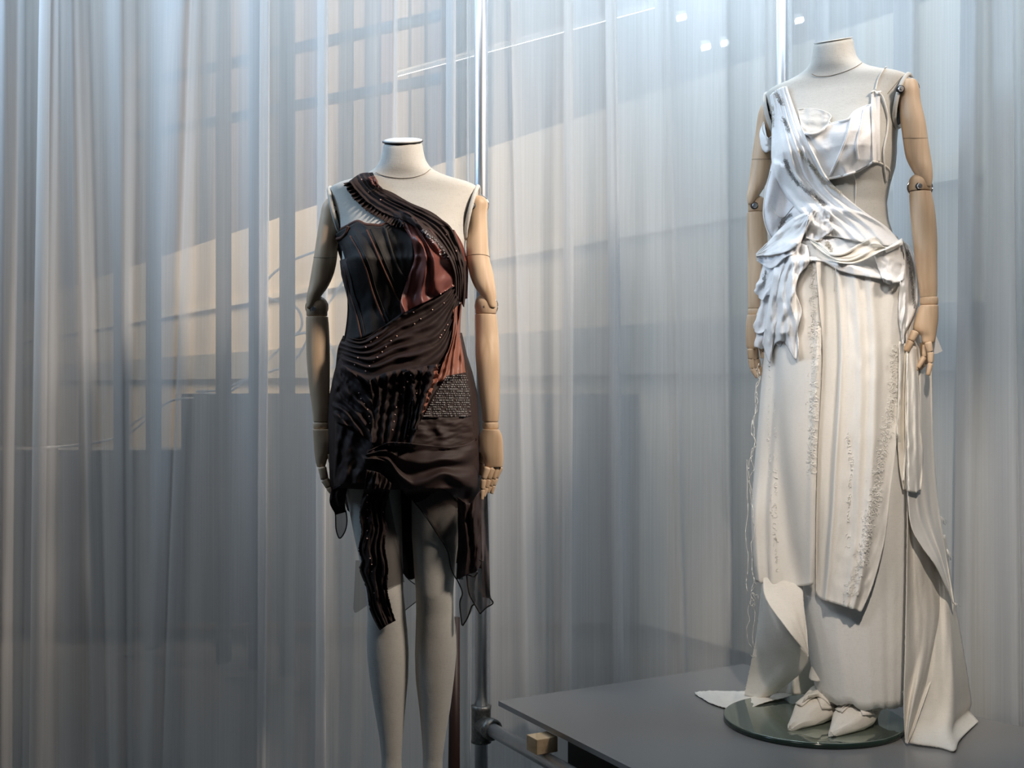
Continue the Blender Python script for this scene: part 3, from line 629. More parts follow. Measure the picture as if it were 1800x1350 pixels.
# back skirt and trailing sheers
panel('back_panel', K['brown'], dd, None, [(594, 838, 2.70), (720, 838, 2.72), (846, 838, 2.70)], [(611, 897, 2.69), (660, 940, 2.70), (712, 1012, 2.70), (736, 1014, 2.70), (800, 990, 2.71), (848, 1000, 2.70)], fold=pleat(5, .02, 0, .2))
panel('back_sheer', K['smoke'], dd, None, [(625, 985, 2.695), (648, 985, 2.695)], [(621, 1070, 2.69), (626, 1077, 2.69), (650, 1061, 2.69)], nu=12, nv=16, thick=0)
panel('back_sheer', K['smoke'], dd, None, [(700, 1000, 2.695), (745, 1000, 2.695)], [(708, 1075, 2.69), (740, 1050, 2.69)], nu=12, nv=16, thick=0)
cord('hem_cord', K['hem'], dd, None, [(708, 1076), (740, 1051)], D=2.69, r=.0011, n=10)
cord('hem_cord', K['hem'], dd, None, [(712, 1012), (722, 1022), (737, 1032)], D=2.68, r=.0011, n=10)
panel('glitter_strip', fabric('glitter_gauze', (.03, .025, .028), (.20, .17, .18), rough=.5, alpha=.9, weave=260, bump=.8), dd, None, [(842, 866, 2.68), (857, 866, 2.68)], [(848, 1050, 2.66), (862, 1052, 2.66)], nu=10, nv=30, fold=pleat(1, .008), thick=0)
panel('skirt_panel', K['satin'], dd, f1, [(586, 718), (605, 730), (630, 752), (655, 776)], [(583, 862), (600, 853), (625, 850), (664, 852)], [(586, 718), (585, 790), (583, 862)], [(655, 776), (660, 820), (664, 852)], fold=addf(pleat(3, .010, .3, .1), crumple(.004)), curl=(.03, 0))
panel('skirt_panel', K['satin'], dd, f1, [(738, 728), (785, 734), (834, 728)], [(718, 790), (780, 790), (843, 776)], fold=addf(pleat(2, .006, -.3, .3), crumple(.003)), curl=(0, .03))
# corset front
panel('corset', K['char'], dd, f1, [(588, 413), (597, 406), (612, 398), (628, 390), (641, 396), (655, 397), (668, 398), (680, 394), (692, 385), (706, 378)], [(604, 600), (640, 592), (680, 572), (716, 552)],
      [(588, 413), (600, 445), (610, 500), (611, 550), (604, 600)], [(706, 378), (722, 410), (726, 450), (720, 500), (712, 530), (716, 552)], nu=60, nv=50, gap=.005, fold=addf(pleat(4, .0035, -.25, .1, 2, .15), crumple(.002)), curl=(.03, 0))
cord('corset_edge', K['cordc'], dd, f1, [(588, 413), (597, 405), (612, 397), (628, 389), (641, 395), (655, 396), (668, 397), (680, 393), (692, 384), (704, 377)], r=.0042, lift=.002, label='brown corded top edge')
cord('corset_edge', K['cordc'], dd, f1, [(612, 398), (608, 410), (600, 418), (592, 420)], r=.0035, lift=.002)
for pts in (Z1([(560, 830), (620, 960), (700, 1150), (790, 1340), (830, 1400)]), Z1([(430, 880), (500, 1000), (560, 1150), (600, 1300)])+Z2([(660, 200), (710, 300)]), Z1([(330, 960), (400, 1200)])+Z2([(430, 80), (470, 200), (520, 430)])):
    cord('boning_seam', K['cordc'], dd, f1, pts, r=.0022, lift=.0015)
    cord('boning_seam', K['hem'], dd, f1, [(x+7, y-2) for x, y in pts], r=.0014, lift=.001)
cord('boning_seam', K['char'], dd, f1, Z1([(700, 790), (760, 1000), (820, 1150), (900, 1250)]), r=.003, lift=.002)
cord('side_piping', K['hem'], dd, f1, [(592, 425), (600, 450), (610, 500), (612, 550), (606, 598)], r=.002, lift=.001)
# burgundy satin front
panel('satin_drape', K['burg'], dd, f1, [(698, 378), (712, 373), (726, 381), (740, 394), (756, 404)], [(706, 552), (735, 537), (765, 522), (799, 503)],
      [(698, 378), (710, 400), (724, 425), (728, 455), (716, 490), (704, 530), (706, 552)], [(756, 404), (778, 432), (796, 462), (801, 485), (799, 503)], nu=60, nv=60, gap=.006,
      fold=addf(pleat(2.4, .020, -.55, .15, 1.6, .6), crumple(.010, 3, 4), bump_at(.55, .3, .012)), curl=(.008, 0))
panel('side_drape', K['burg'], dd, f1, [(795, 404), (799, 404)], [(808, 525), (822, 525)], [(795, 404), (803, 440), (808, 480), (808, 525)], [(799, 404), (815, 432), (823, 470), (822, 525)], nu=16, nv=40, gap=.004, fold=pleat(2, .006), curl=(0, .04))
# shoulder strap
SU = [(655, 303), (668, 327), (695, 344), (730, 361), (762, 378), (790, 396), (805, 425), (817, 460), (820, 500), (816, 540)]
SL = [(614, 318), (636, 345), (665, 368), (690, 380), (714, 389), (738, 404), (766, 425), (784, 450), (797, 480), (800, 520)]
panel('strap_frill', K['lace'], dd, f1, [(606, 320), (622, 318)], [(712, 398), (712, 390)], [(606, 320), (622, 344), (645, 366), (668, 380), (688, 392), (712, 398)], [(622, 318), (640, 345), (665, 366), (690, 380), (712, 390)], nu=8, nv=90, gap=.002,
      wig=lambda u, v: ((1-u)*(5*nz(v*38, 1)-3), (1-u)*(4*nz(v*44, 5)+2)), fold=lambda u, v: (1-u)*.008*(1+math.sin(v*120)), thick=0)
panel('strap', K['lace'], dd, f1, [SL[0], (634, 305), SU[0]], [SL[-1], SU[-1]], SL, SU, nu=40, nv=90, gap=.005, fold=addf(pleat(5, .007, .05, .2, 1.3, .5), crumple(.003, 9)), wig=lambda u, v: (0, (2*nz(v*30, 2) if v < .4 else 0)*(abs(u-.5)*2)))
panel('strap_band', K['brown'], dd, f1, Z1([(600, 470), (650, 490)]), Z1([(1170, 760), (1220, 800)]), Z1([(600, 520), (700, 570), (850, 640), (1000, 700), (1150, 790)]), Z1([(650, 490), (760, 530), (900, 610), (1080, 690), (1220, 800)]), nu=10, nv=60, gap=.003, fold=pleat(30, .003, axis='v', rnd=.2))
panel('strap_lining', K['burg'], dd, f1, Z1([(570, 410), (620, 400)]), Z1([(610, 480), (655, 492)]), None, Z1([(620, 400), (645, 440), (655, 492)]), nu=10, nv=12, gap=.004, fold=crumple(.006))
trim('strap_beading', K['silver'], dd, f1, Z1([(1000, 840), (1080, 900), (1150, 990), (1200, 1060)]), 5, 120, .0013, 4)
# waist wrap: many pleats fanning from the right side
panel('waist_wrap', K['brown'], dd, f1, [(603, 590), (635, 597), (668, 578), (700, 555), (740, 537), (775, 520), (797, 502)], [(590, 645), (620, 658), (655, 676), (700, 662), (745, 657), (780, 635), (796, 590), (804, 545)],
      [(603, 590), (594, 612), (590, 645)], [(797, 502), (806, 520), (804, 545)], nu=80, nv=56, gap=.008, fold=addf(pleat(6, .011, .12, .3, 1.2, .35, axis='v'), crumple(.004, 8)), curl=(.04, .02))
panel('hip_gather', K['brown'], dd, f1, [(592, 636), (618, 650), (652, 674)], [(588, 742), (620, 752), (655, 780)], [(592, 636), (583, 675), (580, 715), (588, 742)], [(652, 674), (655, 720), (655, 780)], nu=40, nv=50, gap=.006, fold=addf(pleat(4, .016, -.5, .6, 1.2, .5, axis='v'), crumple(.006, 6, 2)), curl=(.045, 0))
panel('side_satin', K['rust'], dd, f1, [(797, 545), (812, 530)], [(768, 672), (795, 664), (823, 655)], [(797, 545), (793, 600), (778, 642), (768, 672)], [(812, 530), (810, 590), (823, 655)], nu=30, nv=40, gap=.003, fold=addf(pleat(3.2, .012, .3, .4, 1.4, .2), crumple(.004, 6)), curl=(0, .02))
panel('side_strip', K['satin'], dd, f1, [(809, 585), (812, 585)], [(836, 775), (845, 770)], [(809, 585), (824, 665), (830, 720), (836, 775)], [(812, 585), (828, 655), (840, 711), (845, 770)], nu=8, nv=30, gap=.003, curl=(0, .03))
panel('beaded_panel', K['satin'], dd, f1, [(786, 661), (823, 654)], [(744, 734), (829, 731)], [(786, 661), (764, 692), (744, 734)], [(823, 654), (827, 695), (829, 731)], nu=30, nv=30, gap=.003, fold=pleat(19, .0022, 0, .0, 1, 0, axis='v'))
mb = MB(); r = random.Random(5)
for j in range(19):
    v = (j+.5)/19; y = 658+75*v; xl = 787-43*v; xr = 823+7*v; x = xl+1
    while x < xr-1:
        if r.random() < .8:
            h = f1.hit(x, y+nz(x*.05, y)*1.2)
            if h: c = P(x, y, h-.0018); q = r.uniform(.6, 1.15)*.0021; mb.box(c, q*1.4, q*1.4, q)
        x += r.uniform(2.6, 4.6)
mb.build('bead_rows', K['silver'], dd, smooth=False, stuff=True)
panel('front_gather', K['brown'], dd, f1, [(650, 668), (680, 654), (720, 648), (760, 652)], [(650, 778), (690, 784), (728, 781)], [(650, 668), (656, 720), (650, 778)], [(760, 652), (753, 690), (740, 725), (728, 781)], nu=60, nv=50, gap=.010, fold=addf(pleat(6, .012, .05, .2, 1.3, .4), crumple(.006, 7, 6)))
panel('frill', K['rust'], dd, f1, [(752, 648), (768, 640)], [(734, 728), (742, 730)], [(752, 648), (748, 680), (734, 728)], [(768, 640), (770, 662), (758, 690), (752, 708), (742, 730)], nu=12, nv=50, gap=.004, wig=lambda u, v: (u*5*nz(v*14, 2), 0), fold=lambda u, v: .008*(1+math.sin(v*40))*u)
panel('front_ruffle', K['brown'], dd, f1, [(708, 655), (735, 646), (766, 640)], [(718, 760), (735, 755)], [(708, 655), (725, 700), (718, 760)], [(766, 640), (762, 665), (752, 690), (745, 715), (735, 755)], nu=30, nv=50, gap=.006, wig=lambda u, v: (u*5*nz(v*11, 3), u*2*nz(v*9, 8)), fold=addf(crumple(.012, 6, 9), pleat(3, .008, .3)))
# skirt swag, turned fold, tail
panel('front_swag', K['satin'], dd, f1, [(650, 792), (680, 779), (700, 778), (740, 781), (780, 785), (815, 782), (842, 768)], [(641, 808), (664, 811), (686, 824), (705, 858), (727, 881), (742, 880), (775, 861), (800, 876), (818, 893), (846, 900)],
      [(650, 792), (643, 800), (641, 808)], [(842, 768), (846, 830), (846, 900)], nu=80, nv=50, gap=.010, fold=addf(pleat(2.2, .020, .28, .05, 1.3, .25, axis='v'), crumple(.008, 3, 12)), curl=(.0, .05))
panel('turned_fold', K['satin'], dd, f1, [(645, 806), (664, 813), (686, 826)], [(637, 828), (655, 832), (675, 842), (688, 854)], [(645, 806), (636, 815), (637, 828)], [(686, 826), (691, 840), (688, 854)], nu=30, nv=20, gap=-.006, fold=bump_at(.4, .4, .01))
panel('tail_sheer', K['mesh'], dd, f1, [(672, 868), (682, 862)], [(680, 1034), (711, 1023)], [(672, 868), (676, 930), (674, 1000), (680, 1034)], [(682, 862), (693, 920), (704, 975), (711, 1023)], nu=20, nv=40, gap=.008, thick=0)
panel('tail', K['lace'], dd, f1, [(645, 826), (668, 832), (688, 850)], [(668, 1107), (680, 1099), (695, 1090)], [(645, 826), (641, 858), (634, 885), (632, 912), (635, 935), (630, 965), (635, 985), (632, 1002), (644, 1035), (650, 1070), (668, 1107)],
      [(688, 850), (683, 872), (677, 895), (680, 930), (676, 960), (682, 1000), (680, 1030), (684, 1055), (695, 1090)], nu=36, nv=110, gap=.014, fold=addf(pleat(4, .012, .25, .1, 1.2, .9), crumple(.006, 10, 7)), rag=1.2)
for px, py, px2, py2 in ((650, 1070, 668, 1107), (668, 1107, 680, 1098), (680, 1098, 695, 1090)): cord('tail_fringe', K['hem'], dd, f1, [(px, py), ((px+px2)/2-1, (py+py2)/2+1), (px2, py2)], r=.0012, n=10, lift=.002)
panel('skirt_sheer', K['sheer'], dd, f1, [(725, 878), (745, 874), (775, 858), (812, 888)], [(802, 1018), (814, 1019)], [(725, 878), (745, 903), (768, 938), (786, 967), (793, 1000), (802, 1018)], [(812, 888), (812, 950), (814, 1019)], nu=36, nv=50, gap=.010, thick=0, fold=crumple(.004, 3), join=False)
cord('hem_cord', K['hem'], dd, f1, [(727, 881), (745, 903), (768, 938), (786, 967), (793, 1000), (802, 1018)], r=.0013, lift=.012)
panel('skirt_drop', K['satin'], dd, None, [(804, 874, 2.50), (825, 885, 2.49), (846, 860, 2.52)], [(802, 1019, 2.56), (822, 1010, 2.54), (838, 1004, 2.55), (848, 985, 2.57)], [(804, 874, 2.50), (805, 950, 2.53), (802, 1019, 2.56)], [(846, 860, 2.52), (846, 920, 2.55), (848, 985, 2.57)], nu=36, nv=50, fold=addf(pleat(2, .022, .05, .35), crumple(.006)), thick=.001)
panel('hem_tip', K['sheer'], dd, None, [(803, 1010, 2.57), (838, 1005, 2.56)], [(812, 1097, 2.57), (815, 1100, 2.57)], [(803, 1010, 2.57), (813, 1042, 2.57), (808, 1060, 2.57), (812, 1097, 2.57)], [(838, 1005, 2.56), (834, 1040, 2.56), (834, 1063, 2.56), (815, 1100, 2.57)], nu=24, nv=30, fold=pleat(2, .012), thick=0, wig=lambda u, v: (2*nz(v*8, u*3), 0))
panel('hem_tip', K['sheer'], dd, None, [(820, 1010, 2.60), (850, 985, 2.59)], [(843, 1078, 2.60), (855, 1067, 2.60), (866, 1059, 2.60)], [(820, 1010, 2.60), (824, 1042, 2.60), (843, 1078, 2.60)], [(850, 985, 2.59), (858, 1030, 2.60), (866, 1059, 2.60)], nu=24, nv=30, fold=pleat(2, .012), thick=0)
for pts in ([(803, 1018), (813, 1042), (808, 1060), (812, 1099)], [(813, 1100), (822, 1086), (829, 1066), (834, 1063)], [(820, 1010), (824, 1042), (833, 1060), (844, 1079)], [(844, 1079), (855, 1068), (867, 1060), (860, 1050)], [(811, 984), (822, 989), (836, 982), (848, 987)], [(806, 1018), (820, 1010), (833, 1014), (840, 1006)]):
    cord('hem_cord', K['hem'], dd, None, pts, D=2.545 if pts[0][1] < 1000 or pts[0][0] == 806 else 2.585, r=.0016, n=24)
panel('hem_tip', K['brown'], dd, None, [(583, 857, 2.56), (600, 852, 2.54), (612, 850, 2.55)], [(590, 905, 2.58), (608, 900, 2.58)], [(583, 857, 2.56), (580, 884, 2.57), (590, 905, 2.58)], [(612, 850, 2.55), (607, 880, 2.56), (608, 900, 2.58)], nu=16, nv=20, fold=pleat(2, .01), thick=0)
panel('hem_tip', K['sheer'], dd, None, [(589, 900, 2.58), (609, 896, 2.58)], [(595, 947, 2.58), (598, 947, 2.58)], [(589, 900, 2.58), (591, 932, 2.58), (595, 947, 2.58)], [(609, 896, 2.58), (610, 920, 2.58), (607, 933, 2.58), (598, 947, 2.58)], nu=14, nv=20, thick=0)
cord('hem_cord', K['hem'], dd, None, [(583, 857), (580, 884), (589, 900), (590, 918), (591, 932), (597, 947), (607, 933), (610, 915), (608, 898)], D=2.575, r=.0014, n=50)
cord('hem_cord', K['hem'], dd, f1, [(583, 862), (600, 853), (625, 850), (640, 852)], r=.0012, lift=.002)
sp = Z2([(1240, 10), (1180, 50), (1145, 75), (1105, 105), (1065, 132), (930, 220), (1172, 148), (1080, 200), (987, 272), (938, 312), (1200, 320), (1176, 363), (1150, 400), (1140, 420), (640, 420), (592, 452), (553, 496), (490, 580), (466, 636), (798, 408), (753, 446), (713, 493), (682, 533), (645, 577), (614, 609), (582, 647), (552, 686), (912, 718), (882, 768), (855, 813), (834, 868), (811, 915), (795, 972), (785, 1031), (776, 1085), (766, 1151), (955, 862), (923, 915), (900, 1076), (893, 1136), (886, 1196), (500, 860), (518, 905), (543, 945), (567, 990), (582, 1045), (588, 1100)])
sp += Z3([(567, 495), (564, 552), (567, 611), (568, 678), (567, 778), (563, 840), (587, 997), (600, 1045), (603, 1102), (697, 1181), (620, 1270), (690, 630)])+Z1([(1190, 865), (1147, 985), (1268, 995), (1240, 1268), (670, 590), (578, 530), (520, 430)])
mb = MB()
for px, py in sp:
    h = f1.hit(px, py)
    if h: mb.ball(P(px, py, h-.0012), .0017, 8, 5)
mb.build('sequins', K['bead'], dd, stuff=True)

# ---- white dress
K['white'] = fabric('white_muslin', (.82, .82, .82), (.88, .87, .86), weave=700, bump=.35, wr=.04, spec=.03, wv=.25)
K['crepe'] = fabric('white_crinkle_cotton', (.84, .84, .84), (.89, .88, .87), weave=500, bump=.4, wr=.18, spec=.03, wv=.25)
K['ivory'] = fabric('ivory_cotton', (.82, .79, .74), (.87, .845, .80), wv=.22, weave=900, bump=.3, wr=.25)
K['calico'] = fabric('calico', (.75, .71, .645), (.81, .77, .70), wv=.3, weave=700, bump=.5, wr=.35)
K['under'] = fabric('underskirt_cotton', (.78, .775, .76), (.84, .83, .81), wv=.28, weave=700, bump=.5, wr=.3)
K['chiff'] = fabric('white_chiffon', (.84, .84, .86), (.90, .90, .91), weave=700, bump=.3, wr=.3, alpha=.9, spec=.05)
K['insert'] = fabric('cream_organza', (.80, .77, .72), (.86, .83, .78), weave=700, bump=.4, wr=.8, alpha=.8)
K['silk'] = fabric('ivory_silk', (.86, .83, .77), (.89, .86, .80), rough=.7, weave=900, bump=.2, wr=.15, spec=.2)
K['cream'] = plain('cream_beading', (.62, .58, .50), .4, sc=500, var=.35)
K['grey'] = plain('silver_beading', (.40, .39, .38), .35, .4, sc=500, var=.5)
K['thread'] = plain('white_thread', (.80, .78, .74), .8)
K['tuft'] = plain('embroidery_thread', (.88, .86, .82), .7)
wd = thing('dress', 'long white draped gown with raw edges on the right dress form', 'dress', (m2loc.x, m2loc.y, TOPZ+.9))
f2 = Form([bvh2])
# underskirt: a closed bell round both legs, hem lower at the front
secs = [(430, 1376, 1590, .112), (480, 1366, 1598, .125), (560, 1362, 1602, .130), (680, 1366, 1602, .13), (800, 1374, 1601, .128), (930, 1392, 1599, .122), (1030, 1406, 1596, .116), (1130, 1420, 1592, .110), (1224, 1437, 1587, .106)]
q = cr([(a, b_, c, d*1000) for a, b_, c, d in secs], 50); rings = []
for i, (py, l, r_, hd) in enumerate(q):
    t = i/49; ring = []
    for k in range(120):
        a = 2*math.pi*k/120; w_ = 1+.016*t*math.cos(9*a+1)+.008*math.cos(23*a)*t; D = 2.70
        c = P((l+r_)/2, py, D); hw = (r_-l)/2*D/F; hx = .98*hw*math.cos(a)*(w_ if abs(math.cos(a)) < .8 else 1); hy = hd/1000*math.sin(a)*w_
        z = c.z-(.022*t**6)*(math.cos(a)*.15 - 0) + .012*t**6*nz(a*3, 2) + .004*t**8*nz(a*22, 5)
        ring.append((c.x+hx, c.y+hy, z))
    rings.append(ring)
vs, fs = loft(rings, False, False); o = link('underskirt', mesh('u', vs, fs), K['under'], wd); m = o.modifiers.new('t', 'SOLIDIFY'); m.thickness = .0015; f2.t.append(BVHTree.FromPolygons([Vector(v) for v in vs], fs))
# trains (depths given because they hang free and rest on the platform)
panel('back_fall', K['calico'], wd, None, [(1385, 1010, 2.84), (1450, 1010, 2.84)], [(1350, 1226, 2.885), (1400, 1222, 2.87), (1450, 1216, 2.87)], nu=20, nv=40, fold=pleat(2, .015))
panel('side_train', K['calico'], wd, None, [(1340, 1020, 2.82), (1347, 1040, 2.82)], [(1308, 1222, 2.90), (1330, 1228, 2.88), (1352, 1226, 2.86)], [(1340, 1020, 2.82), (1329, 1117, 2.83), (1319, 1170, 2.86), (1308, 1222, 2.90)],
      [(1347, 1040, 2.80), (1362, 1073, 2.77), (1384, 1107, 2.73), (1406, 1135, 2.71), (1421, 1155, 2.71), (1412, 1178, 2.74), (1388, 1200, 2.79), (1352, 1226, 2.86)], nu=40, nv=60, fold=addf(crumple(.006, 2), bump_at(.6, .25, .012)), rag=.8)
panel('side_train', K['calico'], wd, None, [(1341, 1000, 2.72), (1375, 1000, 2.70), (1410, 1005, 2.68)], [(1419, 1150, 2.585), (1422, 1156, 2.585)], [(1341, 1000, 2.72), (1345, 1050, 2.66), (1382, 1104, 2.59), (1406, 1134, 2.58), (1419, 1150, 2.585)],
      [(1410, 1005, 2.68), (1413, 1060, 2.64), (1418, 1105, 2.61), (1422, 1156, 2.585)], nu=30, nv=50, fold=crumple(.005, 2, 3), rag=.6)
fz = lambda px, py, h=.0035: (px, py, (H-h)*F/(py-675))
panel('floor_train', K['calico'], wd, None, [fz(1222, 1216), fz(1250, 1214), fz(1285, 1214.5), (1325, 1214, 2.93), (1352, 1208, 2.93), (1375, 1202, 2.92)], [fz(1222, 1219), fz(1245, 1234, .004), fz(1274, 1244, .006), fz(1303, 1250, .006), (1335, 1238, 2.80), (1365, 1230, 2.83), (1392, 1222, 2.86)],
      nu=60, nv=24, fold=crumple(.006, 4, 5), rag=1.2, wig=lambda u, v: (0, 1.2*nz(u*25, v*2)))
panel('train_lining', K['calico'], wd, None, [(1640, 940, 2.68), (1662, 940, 2.70)], [fz(1593, 1305), fz(1620, 1310), fz(1650, 1314), fz(1678, 1320), fz(1688, 1300), fz(1720, 1268)],
      [(1640, 940, 2.66), (1632, 1100, 2.62), (1610, 1230, 2.58), fz(1593, 1305)], [(1662, 940, 2.70), (1674, 1030, 2.71), (1690, 1120, 2.72), (1702, 1190, 2.74), (1708, 1235, 2.76), (1706, 1250, 2.76), fz(1720, 1268)], nu=44, nv=70, fold=addf(crumple(.010, 3, 8), bump_at(.8, .2, .012)), rag=.8)
panel('train', K['calico'], wd, None, [(1592, 540, 2.60), (1612, 540, 2.64), (1630, 560, 2.68)], [fz(1592, 1306), fz(1595, 1307)], [(1592, 540, 2.60), (1595, 860, 2.57), (1594, 1000, 2.56), (1591, 1150, 2.55), (1589, 1240, 2.54), fz(1592, 1306)],
      [(1630, 560, 2.68), (1638, 640, 2.68), (1640, 760, 2.68), (1646, 860, 2.68), (1655, 930, 2.68), (1666, 1000, 2.68), (1676, 1045, 2.68), (1674, 1085, 2.67), (1655, 1150, 2.64), (1628, 1222, 2.59), (1606, 1285, 2.55), fz(1595, 1307)], nu=50, nv=100, into=f2, fold=addf(crumple(.008, 3, 11), pleat(1.5, .012, .1, .3)), rag=.5)
panel('train_flap', K['ivory'], wd, None, [(1594, 540, 2.60), (1612, 540, 2.635), (1628, 545, 2.67)], [(1674, 1058, 2.64), (1677, 1063, 2.64)], [(1594, 540, 2.60), (1594, 640, 2.58), (1595, 780, 2.555), (1596, 870, 2.54), (1602, 925, 2.54), (1620, 960, 2.55), (1645, 995, 2.57), (1664, 1035, 2.61), (1674, 1058, 2.64)],
      [(1628, 545, 2.67), (1637, 640, 2.665), (1640, 760, 2.665), (1647, 860, 2.665), (1656, 930, 2.665), (1667, 1000, 2.665), (1677, 1063, 2.64)], nu=50, nv=80, into=f2, fold=addf(pleat(2.5, .010, .12, .2), crumple(.005, 3, 12)), rag=.5)
# front panels
panel('front_panel', K['ivory'], wd, f2, [(1360, 440), (1400, 452), (1440, 456)], [(1328, 1022), (1345, 1027), (1365, 1028), (1385, 1031), (1410, 1030), (1430, 1027)],
      [(1360, 440), (1350, 520), (1342, 620), (1334, 720), (1325, 830), (1320, 900), (1323, 970), (1328, 1022)], [(1440, 456), (1444, 600), (1442, 676), (1437, 780), (1434, 880), (1433, 960), (1430, 1027)], nu=70, nv=90, gap=.010, smooth=30,
      fold=addf(step_at(.28, .02, .022), bump_at(.93, .06, .008), bump_at(.6, .2, .008, .1), crumple(.005, 3)), rag=.5, curl=(.03, .006))
panel('front_panel', K['ivory'], wd, f2, [(1434, 455), (1500, 468), (1592, 500)], [(1434, 1043), (1443, 1053), (1470, 1062), (1495, 1070), (1514, 1076)],
      [(1434, 455), (1445, 600), (1444, 676), (1438, 780), (1435, 880), (1434, 960), (1434, 1043)], [(1592, 500), (1590, 580), (1587, 640), (1582, 700), (1575, 790), (1566, 860), (1557, 940), (1543, 1000), (1530, 1040), (1514, 1076)], nu=90, nv=90, gap=.008, smooth=30,
      fold=addf(step_at(.26, .012, .022, .04), bump_at(.30, .03, .006, .04), bump_at(.68, .06, .014, .12), bump_at(.52, .05, .008, .15), lambda u, v: .0022*(u > .4)*(.5+nz(u*14, v*22, 4)), crumple(.004, 3, 5)), rag=.5)
panel('inner_pleat', K['ivory'], wd, f2, [(1474, 500), (1484, 500)], [(1477, 620), (1483, 620)], nu=6, nv=10, gap=-.004, thick=0)
ix = [o_ for o_ in wd.children if o_.name.startswith('inner_pleat')]
for o_ in ix: bpy.data.objects.remove(o_)
trim('embroidery', K['tuft'], wd, f2, [(1427, 440), (1430, 520), (1432, 600), (1431, 680), (1428, 760), (1425, 830)], 9, 620, .0026, 11, label='raised white looped embroidery band')
trim('embroidery', K['tuft'], wd, f2, [(1572, 610), (1573, 680), (1562, 740), (1550, 800), (1541, 850), (1530, 910), (1515, 980), (1490, 1050)], 11, 760, .0026, 12, label='raised white looped embroidery band')
for k_, pts in enumerate(([(1353, 640), (1352, 760), (1354, 860), (1362, 960)], [(1362, 700), (1363, 800), (1364, 900), (1366, 1000)], [(1490, 760), (1497, 820), (1493, 880), (1490, 960)])):
    trim('embroidery', K['tuft'], wd, f2, pts, 3, 60, .0028, 20+k_)
panel('sash', K['silk'], wd, f2, [(1580, 600), (1612, 610)], [(1588, 861), (1598, 864), (1610, 867), (1619, 862)], [(1580, 600), (1579, 680), (1577, 750), (1580, 810), (1588, 861)], [(1612, 610), (1617, 700), (1619, 760), (1623, 800), (1619, 862)], nu=24, nv=60, gap=.012, fold=addf(pleat(1.5, .008, .1), crumple(.004)))
cord('sash_cord', K['thread'], wd, f2, [(1595, 622), (1594, 660), (1592, 700), (1593, 760), (1590, 810), (1588, 845)], r=.0022, lift=.004)
# hip and waist
panel('hip_drape', K['crepe'], wd, f2, [(1395, 372), (1430, 362), (1464, 366), (1520, 378), (1578, 416)], [(1400, 470), (1440, 458), (1480, 478), (1545, 490), (1590, 500)], nu=70, nv=40, gap=.007, fold=addf(pleat(3, .007, .4, .2, axis='v'), crumple(.004, 5)))
panel('hip_tail', K['white'], wd, f2, [(1584, 421), (1598, 430)], [(1587, 605), (1590, 602)], [(1584, 421), (1590, 460), (1581, 508), (1580, 555), (1587, 605)], [(1598, 430), (1610, 458), (1617, 520), (1609, 553), (1592, 585), (1590, 602)], nu=24, nv=50, gap=.014, fold=addf(pleat(2, .010, .2), crumple(.006, 6)), curl=(0, .03))
panel('hip_tail', K['chiff'], wd, None, [(1632, 585, 2.64), (1645, 588, 2.64)], [(1632, 622, 2.64), (1645, 622, 2.64), (1657, 617, 2.64)], nu=10, nv=12, thick=0)
panel('hip_pouch', K['crepe'], wd, f2, [(1534, 446), (1560, 436), (1586, 426)], [(1553, 496), (1566, 500), (1590, 492)], [(1534, 446), (1545, 473), (1553, 496)], [(1586, 426), (1590, 460), (1590, 492)], nu=30, nv=24, gap=.010, fold=addf(bump_at(.5, .35, .016), crumple(.006, 6, 3)))
# bodice
panel('bodice_side', K['chiff'], wd, f2, [(1357, 282), (1390, 300), (1425, 330)], [(1362, 425), (1385, 402), (1425, 388)], [(1357, 282), (1347, 330), (1342, 375), (1350, 408), (1362, 425)], [(1425, 330), (1430, 360), (1425, 388)], nu=36, nv=40, gap=.006, fold=addf(crumple(.008, 3), bump_at(.15, .12, .008)), curl=(.02, 0))
cord('bodice_edge', K['thread'], wd, f2, [(1355, 300), (1347, 330), (1342, 375), (1350, 408), (1362, 425)], r=.0016, lift=.003)
cord('bodice_edge', K['thread'], wd, f2, [(1357, 362), (1366, 378), (1378, 381), (1395, 362)], r=.0012, lift=.002)
panel('neckline_insert', K['insert'], wd, f2, [(1402, 192), (1427, 191), (1450, 196), (1461, 204)], [(1410, 230), (1424, 238), (1444, 234), (1460, 217)], nu=24, nv=16, gap=.006, fold=crumple(.004, 4, 7), thick=0)
cord('insert_edge', K['thread'], wd, f2, [(1402, 192), (1427, 191), (1450, 196), (1461, 204), (1457, 212), (1460, 217)], r=.0012, lift=.004)
panel('cup', K['white'], wd, f2, [(1412, 233), (1424, 236), (1442, 231), (1460, 218), (1489, 211), (1502, 197), (1518, 189), (1534, 184)], [(1452, 316), (1478, 310), (1504, 302), (1536, 285)], [(1412, 233), (1425, 262), (1440, 292), (1452, 316)], [(1534, 184), (1538, 220), (1538, 250), (1536, 285)],
      nu=70, nv=50, gap=.010, fold=addf(pleat(2.2, .004, .35, .1, 1.2, .15, axis='v'), pleat(2, .006, -.35, .7, 2.0, .1), crumple(.001, 2, 5)))
cord('cup_edge', K['white'], wd, f2, [(1412, 233), (1424, 236), (1442, 231), (1460, 218), (1489, 211), (1502, 197), (1518, 189), (1534, 184)], r=.0032, lift=.002)
cord('cup_seam', K['white'], wd, f2, [(1498, 203), (1490, 235), (1480, 262), (1470, 285), (1458, 310)], r=.0026, lift=.002)
cord('cup_seam', K['white'], wd, f2, [(1456, 314), (1478, 310), (1504, 302), (1522, 293), (1536, 284)], r=.0026, lift=.002)
cord('cup_seam', K['white'], wd, f2, [(1519, 192), (1512, 225), (1506, 255), (1509, 280)], r=.0022, lift=.002)
